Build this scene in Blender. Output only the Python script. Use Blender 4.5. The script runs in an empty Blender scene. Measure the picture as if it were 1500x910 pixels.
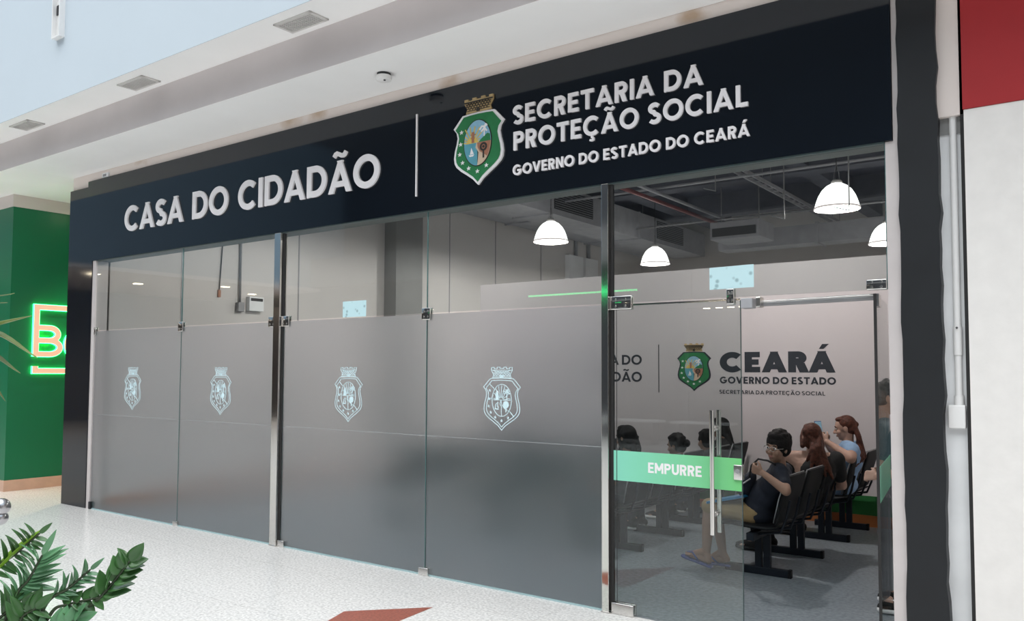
import bpy, bmesh, math, random
from mathutils import Vector, Matrix, geometry
R = math.radians
PI = math.pi
SC = bpy.context.scene
COL = SC.collection

# ------------------------------------------------------------------ camera
cam_d = bpy.data.cameras.new('camera')
cam = bpy.data.objects.new('camera', cam_d)
COL.objects.link(cam)
SC.camera = cam
F_PX = 1210.24
cam_d.sensor_fit = 'HORIZONTAL'
cam_d.sensor_width = 36.0
cam_d.lens = F_PX * 36.0 / 1500.0
cam_d.shift_x = (750 - 756) / 1500.0
cam_d.shift_y = (483 - 455) / 1500.0
cam_d.clip_start = 0.05
ax = Vector((0.80791713, 0.58928554, 0.00353171))
ay = Vector((0.02723863, -0.04332982, 0.99868943))
az = Vector((0.58866627, -0.8067621, -0.05105823))
cam.matrix_world = Matrix(((ax.x, ay.x, az.x, 0), (ax.y, ay.y, az.y, 0), (ax.z, ay.z, az.z, 1.62), (0, 0, 0, 1)))

# ------------------------------------------------------------------ world, sun, exposure
world = bpy.data.worlds.new('sky')
SC.world = world
world.use_nodes = True
bg = world.node_tree.nodes['Background']
bg.inputs['Color'].default_value = (0.76, 0.89, 1.0, 1)
SKY = 1.5
bg.inputs['Strength'].default_value = SKY
SC.view_settings.view_transform = 'Standard'
SC.view_settings.look = 'None'
SC.view_settings.gamma = 1.0
SC.view_settings.use_curve_mapping = False
sun_d = bpy.data.lights.new('skylight', 'SUN')          # daylight through the diffusing roof of the mall
sun_d.energy = 3.3; sun_d.angle = R(70); sun_d.color = (1.0, 0.97, 0.93)
sun_o = bpy.data.objects.new('skylight', sun_d); COL.objects.link(sun_o)
sun_o.rotation_euler = (R(17), 0, 0)
SC.view_settings.exposure = 0.12
SC.cycles.max_bounces = 12
SC.cycles.transparent_max_bounces = 24
SC.cycles.transmission_bounces = 10
SC.cycles.diffuse_bounces = 5
SC.cycles.sample_clamp_indirect = 6.0
LAMP_W = 138.0

# ------------------------------------------------------------------ materials
MATS = {}


def mat(name, col, rough=0.6, metal=0.0, var=0.06, scale=8.0, bump=0.0, spec=0.5, emit=None, estr=0.0, coat=0.0):
    if name in MATS:
        return MATS[name]
    m = bpy.data.materials.new(name)
    m.use_nodes = True
    nt = m.node_tree
    b = nt.nodes['Principled BSDF']
    b.inputs['Roughness'].default_value = rough
    b.inputs['Metallic'].default_value = metal
    b.inputs['Specular IOR Level'].default_value = spec
    b.inputs['Coat Weight'].default_value = coat
    tc = nt.nodes.new('ShaderNodeTexCoord')
    nz = nt.nodes.new('ShaderNodeTexNoise')
    nz.inputs['Scale'].default_value = scale
    nz.inputs['Detail'].default_value = 4
    nt.links.new(tc.outputs['Object'], nz.inputs['Vector'])
    rp = nt.nodes.new('ShaderNodeValToRGB')
    rp.color_ramp.elements[0].position = 0.3
    rp.color_ramp.elements[1].position = 0.7
    rp.color_ramp.elements[0].color = tuple(c * (1 - var) for c in col) + (1,)
    rp.color_ramp.elements[1].color = tuple(min(1, c * (1 + var)) for c in col) + (1,)
    nt.links.new(nz.outputs['Fac'], rp.inputs['Fac'])
    nt.links.new(rp.outputs['Color'], b.inputs['Base Color'])
    if bump:
        bp = nt.nodes.new('ShaderNodeBump')
        bp.inputs['Strength'].default_value = bump
        bp.inputs['Distance'].default_value = 0.01
        nt.links.new(nz.outputs['Fac'], bp.inputs['Height'])
        nt.links.new(bp.outputs['Normal'], b.inputs['Normal'])
    if emit:
        b.inputs['Emission Color'].default_value = tuple(emit) + (1,)
        b.inputs['Emission Strength'].default_value = estr
    MATS[name] = m
    return m


def schlick(nt, f0):
    """thin-pane reflectance from the angle between view and surface, the same on both faces"""
    g = nt.nodes.new('ShaderNodeNewGeometry')
    d = nt.nodes.new('ShaderNodeVectorMath'); d.operation = 'DOT_PRODUCT'
    nt.links.new(g.outputs['Normal'], d.inputs[0]); nt.links.new(g.outputs['Incoming'], d.inputs[1])
    a = nt.nodes.new('ShaderNodeMath'); a.operation = 'ABSOLUTE'
    nt.links.new(d.outputs['Value'], a.inputs[0])
    s = nt.nodes.new('ShaderNodeMath'); s.operation = 'SUBTRACT'; s.inputs[0].default_value = 1
    nt.links.new(a.outputs[0], s.inputs[1])
    p = nt.nodes.new('ShaderNodeMath'); p.operation = 'POWER'; p.inputs[1].default_value = 5
    nt.links.new(s.outputs[0], p.inputs[0])
    m = nt.nodes.new('ShaderNodeMath'); m.operation = 'MULTIPLY_ADD'
    m.inputs[1].default_value = 1 - f0; m.inputs[2].default_value = f0
    nt.links.new(p.outputs[0], m.inputs[0])
    return m.outputs[0]


def glass_mat(name, tint, f0=0.045):
    m = bpy.data.materials.new(name); m.use_nodes = True
    nt = m.node_tree
    nt.nodes.remove(nt.nodes['Principled BSDF'])
    out = nt.nodes['Material Output']
    tr = nt.nodes.new('ShaderNodeBsdfTransparent'); tr.inputs['Color'].default_value = tint + (1,)
    gl = nt.nodes.new('ShaderNodeBsdfGlossy'); gl.inputs['Roughness'].default_value = 0.0
    gl.inputs['Color'].default_value = (1, 1, 1, 1)
    mx = nt.nodes.new('ShaderNodeMixShader')
    nt.links.new(schlick(nt, f0), mx.inputs['Fac'])
    nt.links.new(tr.outputs[0], mx.inputs[1]); nt.links.new(gl.outputs[0], mx.inputs[2])
    nt.links.new(mx.outputs[0], out.inputs['Surface'])
    return m


def frost_mat(name):
    m = bpy.data.materials.new(name); m.use_nodes = True
    nt = m.node_tree
    nt.nodes.remove(nt.nodes['Principled BSDF'])
    out = nt.nodes['Material Output']
    rf = nt.nodes.new('ShaderNodeBsdfRefraction'); rf.inputs['Roughness'].default_value = 0.32
    rf.inputs['IOR'].default_value = 1.35
    rf.inputs['Color'].default_value = (0.92, 0.925, 0.94, 1)
    df = nt.nodes.new('ShaderNodeBsdfDiffuse'); df.inputs['Color'].default_value = (0.27, 0.37, 0.385, 1)
    tl = nt.nodes.new('ShaderNodeBsdfTranslucent'); tl.inputs['Color'].default_value = (0.6, 0.66, 0.66, 1)
    a = nt.nodes.new('ShaderNodeMixShader'); a.inputs['Fac'].default_value = 0.09
    nt.links.new(rf.outputs[0], a.inputs[1]); nt.links.new(df.outputs[0], a.inputs[2])
    b = nt.nodes.new('ShaderNodeMixShader'); b.inputs['Fac'].default_value = 0.05
    nt.links.new(a.outputs[0], b.inputs[1]); nt.links.new(tl.outputs[0], b.inputs[2])
    gl = nt.nodes.new('ShaderNodeBsdfGlossy'); gl.inputs['Roughness'].default_value = 0.22
    c = nt.nodes.new('ShaderNodeMixShader')
    nt.links.new(schlick(nt, 0.035), c.inputs['Fac'])
    nt.links.new(b.outputs[0], c.inputs[1]); nt.links.new(gl.outputs[0], c.inputs[2])
    nt.links.new(c.outputs[0], out.inputs['Surface'])
    return m


def granite_mat(name, base, dark, tile=0.0, rough=0.28, spk=230.0):
    m = bpy.data.materials.new(name); m.use_nodes = True
    nt = m.node_tree; b = nt.nodes['Principled BSDF']
    b.inputs['Roughness'].default_value = rough
    tc = nt.nodes.new('ShaderNodeTexCoord')
    vo = nt.nodes.new('ShaderNodeTexVoronoi'); vo.inputs['Scale'].default_value = spk * 0.35
    nz = nt.nodes.new('ShaderNodeTexNoise'); nz.inputs['Scale'].default_value = spk * 0.28; nz.inputs['Detail'].default_value = 3
    n2 = nt.nodes.new('ShaderNodeTexNoise'); n2.inputs['Scale'].default_value = 1.2
    for n in (vo, nz, n2):
        nt.links.new(tc.outputs['Object'], n.inputs['Vector'])
    r1 = nt.nodes.new('ShaderNodeValToRGB')
    e = r1.color_ramp.elements
    e[0].position = 0.36; e[0].color = dark + (1,)
    e[1].position = 0.60; e[1].color = base + (1,)
    nt.links.new(nz.outputs['Fac'], r1.inputs['Fac'])
    mx = nt.nodes.new('ShaderNodeMix'); mx.data_type = 'RGBA'; mx.blend_type = 'MULTIPLY'
    mx.inputs[0].default_value = 0.25
    r2 = nt.nodes.new('ShaderNodeValToRGB')
    r2.color_ramp.elements[0].color = (0.55, 0.54, 0.53, 1); r2.color_ramp.elements[1].color = (1, 1, 1, 1)
    r2.color_ramp.elements[1].position = 0.5
    nt.links.new(vo.outputs['Color'], r2.inputs['Fac'])
    nt.links.new(r1.outputs['Color'], mx.inputs[6]); nt.links.new(r2.outputs['Color'], mx.inputs[7])
    last = mx.outputs[2]
    if tile:
        bk = nt.nodes.new('ShaderNodeTexBrick')
        bk.offset = 0.0
        bk.inputs['Scale'].default_value = 1.0
        bk.inputs['Brick Width'].default_value = tile; bk.inputs['Row Height'].default_value = tile
        bk.inputs['Mortar Size'].default_value = 0.0022
        bk.inputs['Mortar Smooth'].default_value = 0.2
        bk.inputs['Color1'].default_value = (1, 1, 1, 1); bk.inputs['Color2'].default_value = (0.97, 0.97, 0.97, 1)
        bk.inputs['Mortar'].default_value = (0.72, 0.71, 0.70, 1)
        mp = nt.nodes.new('ShaderNodeMapping'); mp.inputs['Location'].default_value = (0.37, 0.12, 0)
        nt.links.new(tc.outputs['Object'], mp.inputs['Vector']); nt.links.new(mp.outputs[0], bk.inputs['Vector'])
        m2 = nt.nodes.new('ShaderNodeMix'); m2.data_type = 'RGBA'; m2.blend_type = 'MULTIPLY'; m2.inputs[0].default_value = 1
        nt.links.new(last, m2.inputs[6]); nt.links.new(bk.outputs['Color'], m2.inputs[7])
        last = m2.outputs[2]
    nt.links.new(last, b.inputs['Base Color'])
    return m


def plaster_stain_mat(name, base, stains):
    """painted plaster with a few rust-brown water stains along the joint with the ceiling"""
    m = bpy.data.materials.new(name); m.use_nodes = True
    nt = m.node_tree; b = nt.nodes['Principled BSDF']; b.inputs['Roughness'].default_value = 0.7
    tc = nt.nodes.new('ShaderNodeTexCoord')
    nz = nt.nodes.new('ShaderNodeTexNoise'); nz.inputs['Scale'].default_value = 3.0; nz.inputs['Detail'].default_value = 5
    nt.links.new(tc.outputs['Object'], nz.inputs['Vector'])
    last = None
    for sx, sz, rad in stains:
        vm = nt.nodes.new('ShaderNodeVectorMath'); vm.operation = 'DISTANCE'
        mp = nt.nodes.new('ShaderNodeMapping'); mp.inputs['Scale'].default_value = (1, 0.5, 2.2)
        nt.links.new(tc.outputs['Object'], mp.inputs['Vector'])
        nt.links.new(mp.outputs[0], vm.inputs[0]); vm.inputs[1].default_value = (sx, 4.968 * 0.5, sz * 2.2)
        ad = nt.nodes.new('ShaderNodeMath'); ad.operation = 'MULTIPLY_ADD'; ad.inputs[1].default_value = 0.5
        nt.links.new(nz.outputs['Fac'], ad.inputs[0]); nt.links.new(vm.outputs['Value'], ad.inputs[2])
        rp = nt.nodes.new('ShaderNodeMapRange'); rp.inputs['From Min'].default_value = 0.22; rp.inputs['From Max'].default_value = 0.25 + rad
        rp.inputs['To Min'].default_value = 0.75; rp.inputs['To Max'].default_value = 0.0
        nt.links.new(ad.outputs[0], rp.inputs['Value'])
        if last is None:
            last = rp.outputs[0]
        else:
            mxm = nt.nodes.new('ShaderNodeMath'); mxm.operation = 'MAXIMUM'
            nt.links.new(last, mxm.inputs[0]); nt.links.new(rp.outputs[0], mxm.inputs[1]); last = mxm.outputs[0]
    mx = nt.nodes.new('ShaderNodeMix'); mx.data_type = 'RGBA'
    mx.inputs[6].default_value = base + (1,); mx.inputs[7].default_value = (0.42, 0.26, 0.13, 1)
    nt.links.new(last, mx.inputs[0]); nt.links.new(mx.outputs[2], b.inputs['Base Color'])
    return m


def gradient_x_mat(name, c0, c1, x0, x1, rough=0.4):
    """printed sticker whose own ink runs from one green to another"""
    m = bpy.data.materials.new(name); m.use_nodes = True
    nt = m.node_tree; b = nt.nodes['Principled BSDF']; b.inputs['Roughness'].default_value = rough
    tc = nt.nodes.new('ShaderNodeTexCoord'); sp = nt.nodes.new('ShaderNodeSeparateXYZ')
    nt.links.new(tc.outputs['Object'], sp.inputs[0])
    mr = nt.nodes.new('ShaderNodeMapRange'); mr.inputs['From Min'].default_value = x0; mr.inputs['From Max'].default_value = x1
    nt.links.new(sp.outputs[0], mr.inputs['Value'])
    mx = nt.nodes.new('ShaderNodeMix'); mx.data_type = 'RGBA'
    mx.inputs[6].default_value = c0 + (1,); mx.inputs[7].default_value = c1 + (1,)
    nt.links.new(mr.outputs[0], mx.inputs[0]); nt.links.new(mx.outputs[2], b.inputs['Base Color'])
    return m


def paper_mat(name):
    m = bpy.data.materials.new(name); m.use_nodes = True
    nt = m.node_tree; b = nt.nodes['Principled BSDF']; b.inputs['Roughness'].default_value = 0.7
    tc = nt.nodes.new('ShaderNodeTexCoord')
    vo = nt.nodes.new('ShaderNodeTexVoronoi'); vo.inputs['Scale'].default_value = 17
    nt.links.new(tc.outputs['Object'], vo.inputs['Vector'])
    rp = nt.nodes.new('ShaderNodeValToRGB'); e = rp.color_ramp.elements
    e[0].position = 0.15; e[0].color = (0.33, 0.50, 0.53, 1); e[1].position = 0.3; e[1].color = (0.60, 0.83, 0.87, 1)
    nt.links.new(vo.outputs['Distance'], rp.inputs['Fac']); nt.links.new(rp.outputs[0], b.inputs['Base Color'])
    return m


M_floor = granite_mat('granite_floor', (0.80, 0.785, 0.765), (0.57, 0.56, 0.55), tile=0.92, rough=0.2, spk=190.0)
M_floor_in = granite_mat('grey_shop_floor', (0.26, 0.295, 0.325), (0.17, 0.195, 0.215), tile=0.0, rough=0.33, spk=120)
M_inlay = granite_mat('red_granite', (0.36, 0.105, 0.07), (0.22, 0.06, 0.04), rough=0.3)
M_white = mat('white_paint', (0.78, 0.77, 0.76), 0.75, var=0.02, scale=2)
M_endwall = mat('blue_grey_paint', (0.22, 0.31, 0.39), 0.8, var=0.05)
M_bluewhite = mat('bluish_white_paint', (0.57, 0.635, 0.69), 0.8, var=0.015, scale=1)
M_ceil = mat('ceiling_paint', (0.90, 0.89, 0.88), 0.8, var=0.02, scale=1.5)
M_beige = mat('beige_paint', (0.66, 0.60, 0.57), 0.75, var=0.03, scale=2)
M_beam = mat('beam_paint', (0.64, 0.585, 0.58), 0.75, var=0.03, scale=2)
M_band = plaster_stain_mat('stained_plaster', (0.80, 0.715, 0.67), [(-8.9, 3.99, .12), (-6.3, 3.98, .2), (-5.9, 3.98, .15), (-4.3, 3.96, .16), (-2.2, 3.96, .12)])
M_sign = mat('black_acrylic', (0.006, 0.009, 0.014), 0.06, var=0.1, scale=1.2)
M_pil = mat('black_matte_paint', (0.008, 0.0095, 0.012), 0.55, var=0.2, scale=6, bump=0.1)
M_letter = mat('letter_face', (0.92, 0.88, 0.89), 0.45, var=0.02)
M_chrome = mat('polished_steel', (0.78, 0.76, 0.73), 0.08, 1.0, var=0.03, scale=3)
M_steel = mat('brushed_steel', (0.70, 0.68, 0.66), 0.25, 1.0, var=0.05, scale=20)
M_satin = mat('satin_steel', (0.42, 0.41, 0.42), 0.22, 1.0, var=0.05, scale=20)
M_glass = glass_mat('clear_glass', (0.865, 0.895, 0.89))
M_frost = frost_mat('frosted_glass')
M_edge = mat('glass_edge', (0.09, 0.20, 0.20), 0.2, var=0.1)
M_decal = mat('pale_cyan_vinyl', (0.70, 0.90, 0.95), 0.5, var=0.02)
M_seam = mat('film_seam_grey', (0.42, 0.45, 0.46), 0.5, var=0.05)
M_base = mat('silicone_line', (0.36, 0.50, 0.52), 0.5, var=0.05)
M_green = mat('emblem_green', (0.022, 0.20, 0.065), 0.4, var=0.08, scale=20)
M_sky = mat('emblem_sky', (0.28, 0.52, 0.68), 0.5, var=0.08, scale=30)
M_sea = mat('emblem_sea', (0.11, 0.36, 0.45), 0.5, var=0.08, scale=30)
M_sun = mat('emblem_yellow', (0.72, 0.52, 0.13), 0.5, var=0.08, scale=30)
M_sand = mat('emblem_sand', (0.66, 0.50, 0.36), 0.5, var=0.05, scale=30)
M_earth = mat('emblem_earth', (0.40, 0.17, 0.10), 0.5, var=0.08, scale=30)
M_tan = mat('emblem_stone', (0.52, 0.37, 0.18), 0.5, var=0.15, scale=30)
M_ink = mat('dark_ink', (0.03, 0.025, 0.02), 0.6)
M_dkletter = mat('charcoal_vinyl', (0.024, 0.030, 0.040), 0.5, var=0.05)
M_stick = gradient_x_mat('green_sticker', (0.26, 0.72, 0.55), (0.17, 0.58, 0.20), -0.464, 0.45)
M_stick2 = mat('mint_sticker', (0.26, 0.70, 0.50), 0.4, var=0.02)
M_shopgreen = mat('green_shop_paint', (0.0, 0.155, 0.066), 0.35, var=0.04, scale=2)
M_pink = mat('salmon_letter', (0.82, 0.50, 0.38), 0.4, var=0.02, emit=(0.85, 0.50, 0.36), estr=0.4)
M_halo = mat('green_neon', (0.1, 0.9, 0.3), 0.4, emit=(0.05, 1.0, 0.28), estr=5.0)
M_red = mat('red_paint', (0.38, 0.018, 0.022), 0.6, var=0.03)
M_rwall = mat('rough_white_paint', (0.82, 0.79, 0.76), 0.85, var=0.03, scale=10, bump=0.25)
M_recess = mat('recess_paint', (0.84, 0.85, 0.86), 0.7, var=0.08, scale=3)
M_pvc = mat('white_pvc', (0.82, 0.81, 0.80), 0.4, var=0.02)
M_crack = mat('dark_gap', (0.025, 0.024, 0.024), 0.9)
M_line = mat('dark_edge', (0.06, 0.09, 0.09), 0.4)  # dark grey line of the door glass edge and the sign's lower trim
M_jamb = mat('jamb_plaster', (0.60, 0.55, 0.54), 0.6, var=0.04, scale=6)
M_inwall = mat('interior_wall', (0.66, 0.63, 0.61), 0.8, var=0.025, scale=1.5)
M_part = mat('partition_paint', (0.60, 0.565, 0.575), 0.7, var=0.02, scale=1.5)
M_column = mat('grey_column', (0.25, 0.25, 0.245), 0.7, var=0.06, scale=3)
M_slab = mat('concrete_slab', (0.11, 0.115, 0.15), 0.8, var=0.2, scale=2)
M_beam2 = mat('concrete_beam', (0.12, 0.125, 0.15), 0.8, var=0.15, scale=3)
M_duct = mat('galvanised_duct', (0.40, 0.40, 0.42), 0.5, 0.0, var=0.1, scale=5)
M_pipe_red = mat('red_pipe', (0.20, 0.05, 0.05), 0.5)
M_conduit = mat('grey_conduit', (0.30, 0.30, 0.31), 0.5, 0.3, var=0.1)
M_dark = mat('dark_grille', (0.03, 0.03, 0.032), 0.6)
M_ventw = mat('vent_white', (0.62, 0.60, 0.58), 0.5)
M_bench = mat('bench_black', (0.006, 0.007, 0.0085), 0.55, var=0.2, scale=20, spec=0.25)
M_benchleg = mat('bench_steel_black', (0.010, 0.014, 0.022), 0.45, var=0.1, spec=0.3)
M_paper = paper_mat('printed_paper')
M_orange = mat('orange_baseboard', (0.46, 0.16, 0.05), 0.5)
M_greenstripe = mat('green_stripe', (0.02, 0.17, 0.04), 0.6)
M_oppdark = mat('dark_shopfront', (0.035, 0.035, 0.04), 0.5)
M_oppmid = mat('grey_shopfront', (0.16, 0.155, 0.155), 0.6)
M_peach = mat('peach_baseboard', (0.62, 0.40, 0.30), 0.5)
M_lampglass = mat('lamp_glass', (0.9, 0.88, 0.86), 0.3, emit=(1.0, 0.95, 0.93), estr=2.6)
M_lamprim = mat('lamp_rim', (0.75, 0.66, 0.66), 0.3, emit=(1.0, 0.86, 0.85), estr=0.45)
M_bulb = mat('lamp_bulb', (1, 1, 1), 0.3, emit=(1, 0.96, 0.92), estr=14)
M_down = mat('downlight_glow', (1, 1, 1), 0.3, emit=(1.0, 0.86, 0.62), estr=22)


# ------------------------------------------------------------------ mesh helpers
def wloc(o):
    v = Vector((0, 0, 0))
    while o is not None:
        v += o.location
        o = o.parent
    return v


class MB:
    def __init__(s):
        s.v = []; s.f = []

    def add(s, vs, fs):
        n = len(s.v)
        s.v += [Vector(p) for p in vs]
        s.f += [tuple(i + n for i in f) for f in fs]
        return s

    def box(s, x0, x1, y0, y1, z0, z1):
        return s.add([(x0, y0, z0), (x1, y0, z0), (x1, y1, z0), (x0, y1, z0), (x0, y0, z1), (x1, y0, z1), (x1, y1, z1), (x0, y1, z1)],
                     [(0, 3, 2, 1), (4, 5, 6, 7), (0, 1, 5, 4), (1, 2, 6, 5), (2, 3, 7, 6), (3, 0, 4, 7)])

    def bbox(s, x0, x1, y0, y1, z0, z1, b=0.005, seg=2):
        bm = bmesh.new()
        bmesh.ops.create_cube(bm, size=1)
        for v in bm.verts:
            v.co = Vector(((x0 + x1) / 2 + v.co.x * (x1 - x0), (y0 + y1) / 2 + v.co.y * (y1 - y0), (z0 + z1) / 2 + v.co.z * (z1 - z0)))
        bmesh.ops.bevel(bm, geom=bm.edges[:], offset=b, segments=seg, affect='EDGES', profile=0.5)
        return s.bm(bm)

    def bm(s, bm):
        bm.verts.index_update()
        s.add([v.co.copy() for v in bm.verts], [tuple(v.index for v in f.verts) for f in bm.faces])
        bm.free()
        return s

    def tube(s, pts, r, n=12, caps=True):
        pts = [Vector(p) for p in pts]
        rs = r if isinstance(r, (list, tuple)) else [r] * len(pts)
        rings = []
        prev = None
        for i, p in enumerate(pts):
            a = pts[max(0, i - 1)]; b = pts[min(len(pts) - 1, i + 1)]
            t = (b - a).normalized()
            if prev is None:
                u = t.orthogonal().normalized()
            else:
                u = (prev - t * prev.dot(t)).normalized()
            prev = u
            w = t.cross(u)
            rings.append([p + (u * math.cos(2 * PI * k / n) + w * math.sin(2 * PI * k / n)) * rs[i] for k in range(n)])
        vs = [q for ring in rings for q in ring]
        fs = []
        for i in range(len(pts) - 1):
            for k in range(n):
                fs.append((i * n + k, i * n + (k + 1) % n, (i + 1) * n + (k + 1) % n, (i + 1) * n + k))
        if caps:
            fs.append(tuple(reversed(range(n)))); fs.append(tuple(range((len(pts) - 1) * n, len(pts) * n)))
        return s.add(vs, fs)

    def lathe(s, prof, c, n=32, axis='z'):
        c = Vector(c)
        vs = []
        for r, h in prof:
            for k in range(n):
                a = 2 * PI * k / n
                if axis == 'z':
                    vs.append(c + Vector((r * math.cos(a), r * math.sin(a), h)))
                else:
                    vs.append(c + Vector((r * math.cos(a), h, r * math.sin(a))))
        fs = []
        for i in range(len(prof) - 1):
            for k in range(n):
                fs.append((i * n + k, i * n + (k + 1) % n, (i + 1) * n + (k + 1) % n, (i + 1) * n + k))
        return s.add(vs, fs)

    def ell(s, c, rad, M=None, nu=16, nv=10):
        c = Vector(c)
        vs = []; fs = []
        for j in range(nv + 1):
            th = PI * j / nv
            for i in range(nu):
                ph = 2 * PI * i / nu
                p = Vector((rad[0] * math.sin(th) * math.cos(ph), rad[1] * math.sin(th) * math.sin(ph), rad[2] * math.cos(th)))
                if M is not None:
                    p = M @ p
                vs.append(c + p)
        for j in range(nv):
            for i in range(nu):
                fs.append((j * nu + i, (j + 1) * nu + i, (j + 1) * nu + (i + 1) % nu, j * nu + (i + 1) % nu))
        return s.add(vs, fs)

    def prism(s, poly, y0, y1, ox=0.0, oz=0.0, sc=1.0, sx=None):
        """outline in the x-z plane, extruded from y0 (front) to y1 (back)"""
        sx = sc if sx is None else sx
        poly = [(ox + u * sx, oz + v * sc) for u, v in poly]
        area = sum(poly[i][0] * poly[(i + 1) % len(poly)][1] - poly[(i + 1) % len(poly)][0] * poly[i][1] for i in range(len(poly)))
        if area < 0:
            poly = poly[::-1]
        n = len(poly)
        tris = geometry.tessellate_polygon([[Vector((x, z, 0)) for x, z in poly]])
        vs = [(x, y0, z) for x, z in poly] + [(x, y1, z) for x, z in poly]
        fs = []
        for t in tris:
            a, b, c = t
            cr = (poly[b][0] - poly[a][0]) * (poly[c][1] - poly[a][1]) - (poly[c][0] - poly[a][0]) * (poly[b][1] - poly[a][1])
            if cr < 0:
                a, c = c, a
            fs.append((a, b, c)); fs.append((c + n, b + n, a + n))
        for i in range(n):
            j = (i + 1) % n
            fs.append((j, i, i + n, j + n))
        return s.add(vs, fs)

    def strip(s, pts, t, y0, y1, ox=0.0, oz=0.0, sc=1.0, sx=None, closed=False):
        """band of width t along a line in the x-z plane, extruded"""
        L, Rr = offset_line(pts, t, closed)
        n = len(pts)
        sx = sc if sx is None else sx
        P = [(ox + u * sx, oz + v * sc) for u, v in L] + [(ox + u * sx, oz + v * sc) for u, v in Rr]
        vs = [(x, y0, z) for x, z in P] + [(x, y1, z) for x, z in P]
        fs = []
        m = 2 * n
        for i in range(n if closed else n - 1):
            j = (i + 1) % n
            fs.append((i, n + i, n + j, j)); fs.append((m + j, m + n + j, m + n + i, m + i))
            fs.append((j, m + j, m + i, i)); fs.append((n + i, m + n + i, m + n + j, n + j))
        if not closed:
            fs.append((0, m, m + n, n)); fs.append((n - 1, n + n - 1, m + n + n - 1, m + n - 1))
        return s.add(vs, fs)

    def build(s, name, material, parent=None, smooth=False, origin=None, auto=None):
        me = bpy.data.meshes.new(name)
        if origin is None and parent is None and s.v:
            xs = [v.x for v in s.v]; ys = [v.y for v in s.v]; zs = [v.z for v in s.v]
            origin = ((min(xs) + max(xs)) / 2, (min(ys) + max(ys)) / 2, min(zs))
        if parent is not None:
            off = wloc(parent)
        else:
            off = Vector(origin)
        me.from_pydata([v - off for v in s.v], [], s.f)
        me.materials.append(material)
        o = bpy.data.objects.new(name, me)
        COL.objects.link(o)
        if parent is not None:
            o.parent = parent
        else:
            o.location = off
        if smooth:
            me.polygons.foreach_set('use_smooth', [True] * len(me.polygons))
            if auto:
                me.set_sharp_from_angle(angle=R(auto))
        me.update()
        return o


def offset_line(pts, t, closed=False):
    n = len(pts)
    L = []; Rr = []
    for i in range(n):
        p = Vector(pts[i])
        if closed:
            a = Vector(pts[(i - 1) % n]); b = Vector(pts[(i + 1) % n])
        else:
            a = Vector(pts[max(0, i - 1)]); b = Vector(pts[min(n - 1, i + 1)])
        d1 = (p - a); d2 = (b - p)
        if d1.length < 1e-9: d1 = d2
        if d2.length < 1e-9: d2 = d1
        d1 = d1.normalized(); d2 = d2.normalized()
        n1 = Vector((-d1.y, d1.x)); n2 = Vector((-d2.y, d2.x))
        nn = n1 + n2
        nn = n1 if nn.length < 1e-6 else nn.normalized()
        k = 1 / max(0.45, nn.dot(n1))
        L.append(tuple(p + nn * (t / 2 * k))); Rr.append(tuple(p - nn * (t / 2 * k)))
    return L, Rr


def thing(name, label, cat, loc=(0, 0, 0), group=None):
    o = bpy.data.objects.new(name, None)
    o.empty_display_size = 0.1
    COL.objects.link(o)
    o.location = loc
    o['label'] = label; o['category'] = cat
    if group: o['group'] = group
    return o


def tag(o, label, cat, group=None):
    o['label'] = label; o['category'] = cat
    if group: o['group'] = group
    return o


def struct(o, label=None):
    o['kind'] = 'structure'
    if label: o['label'] = label
    return o


KIDS = {}


def dup(root, loc, label=None):
    r = root.copy(); COL.objects.link(r); r.location = loc
    if label: r['label'] = label
    for ch in list(root.children):
        c = ch.copy(); COL.objects.link(c); c.parent = r
        for g in list(ch.children):
            d = g.copy(); COL.objects.link(d); d.parent = c
    return r


def arc(cx, cy, rx, ry, a0, a1, n=18):
    return [(cx + rx * math.cos(R(a0 + (a1 - a0) * i / n)), cy + ry * math.sin(R(a0 + (a1 - a0) * i / n))) for i in range(n + 1)]


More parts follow.
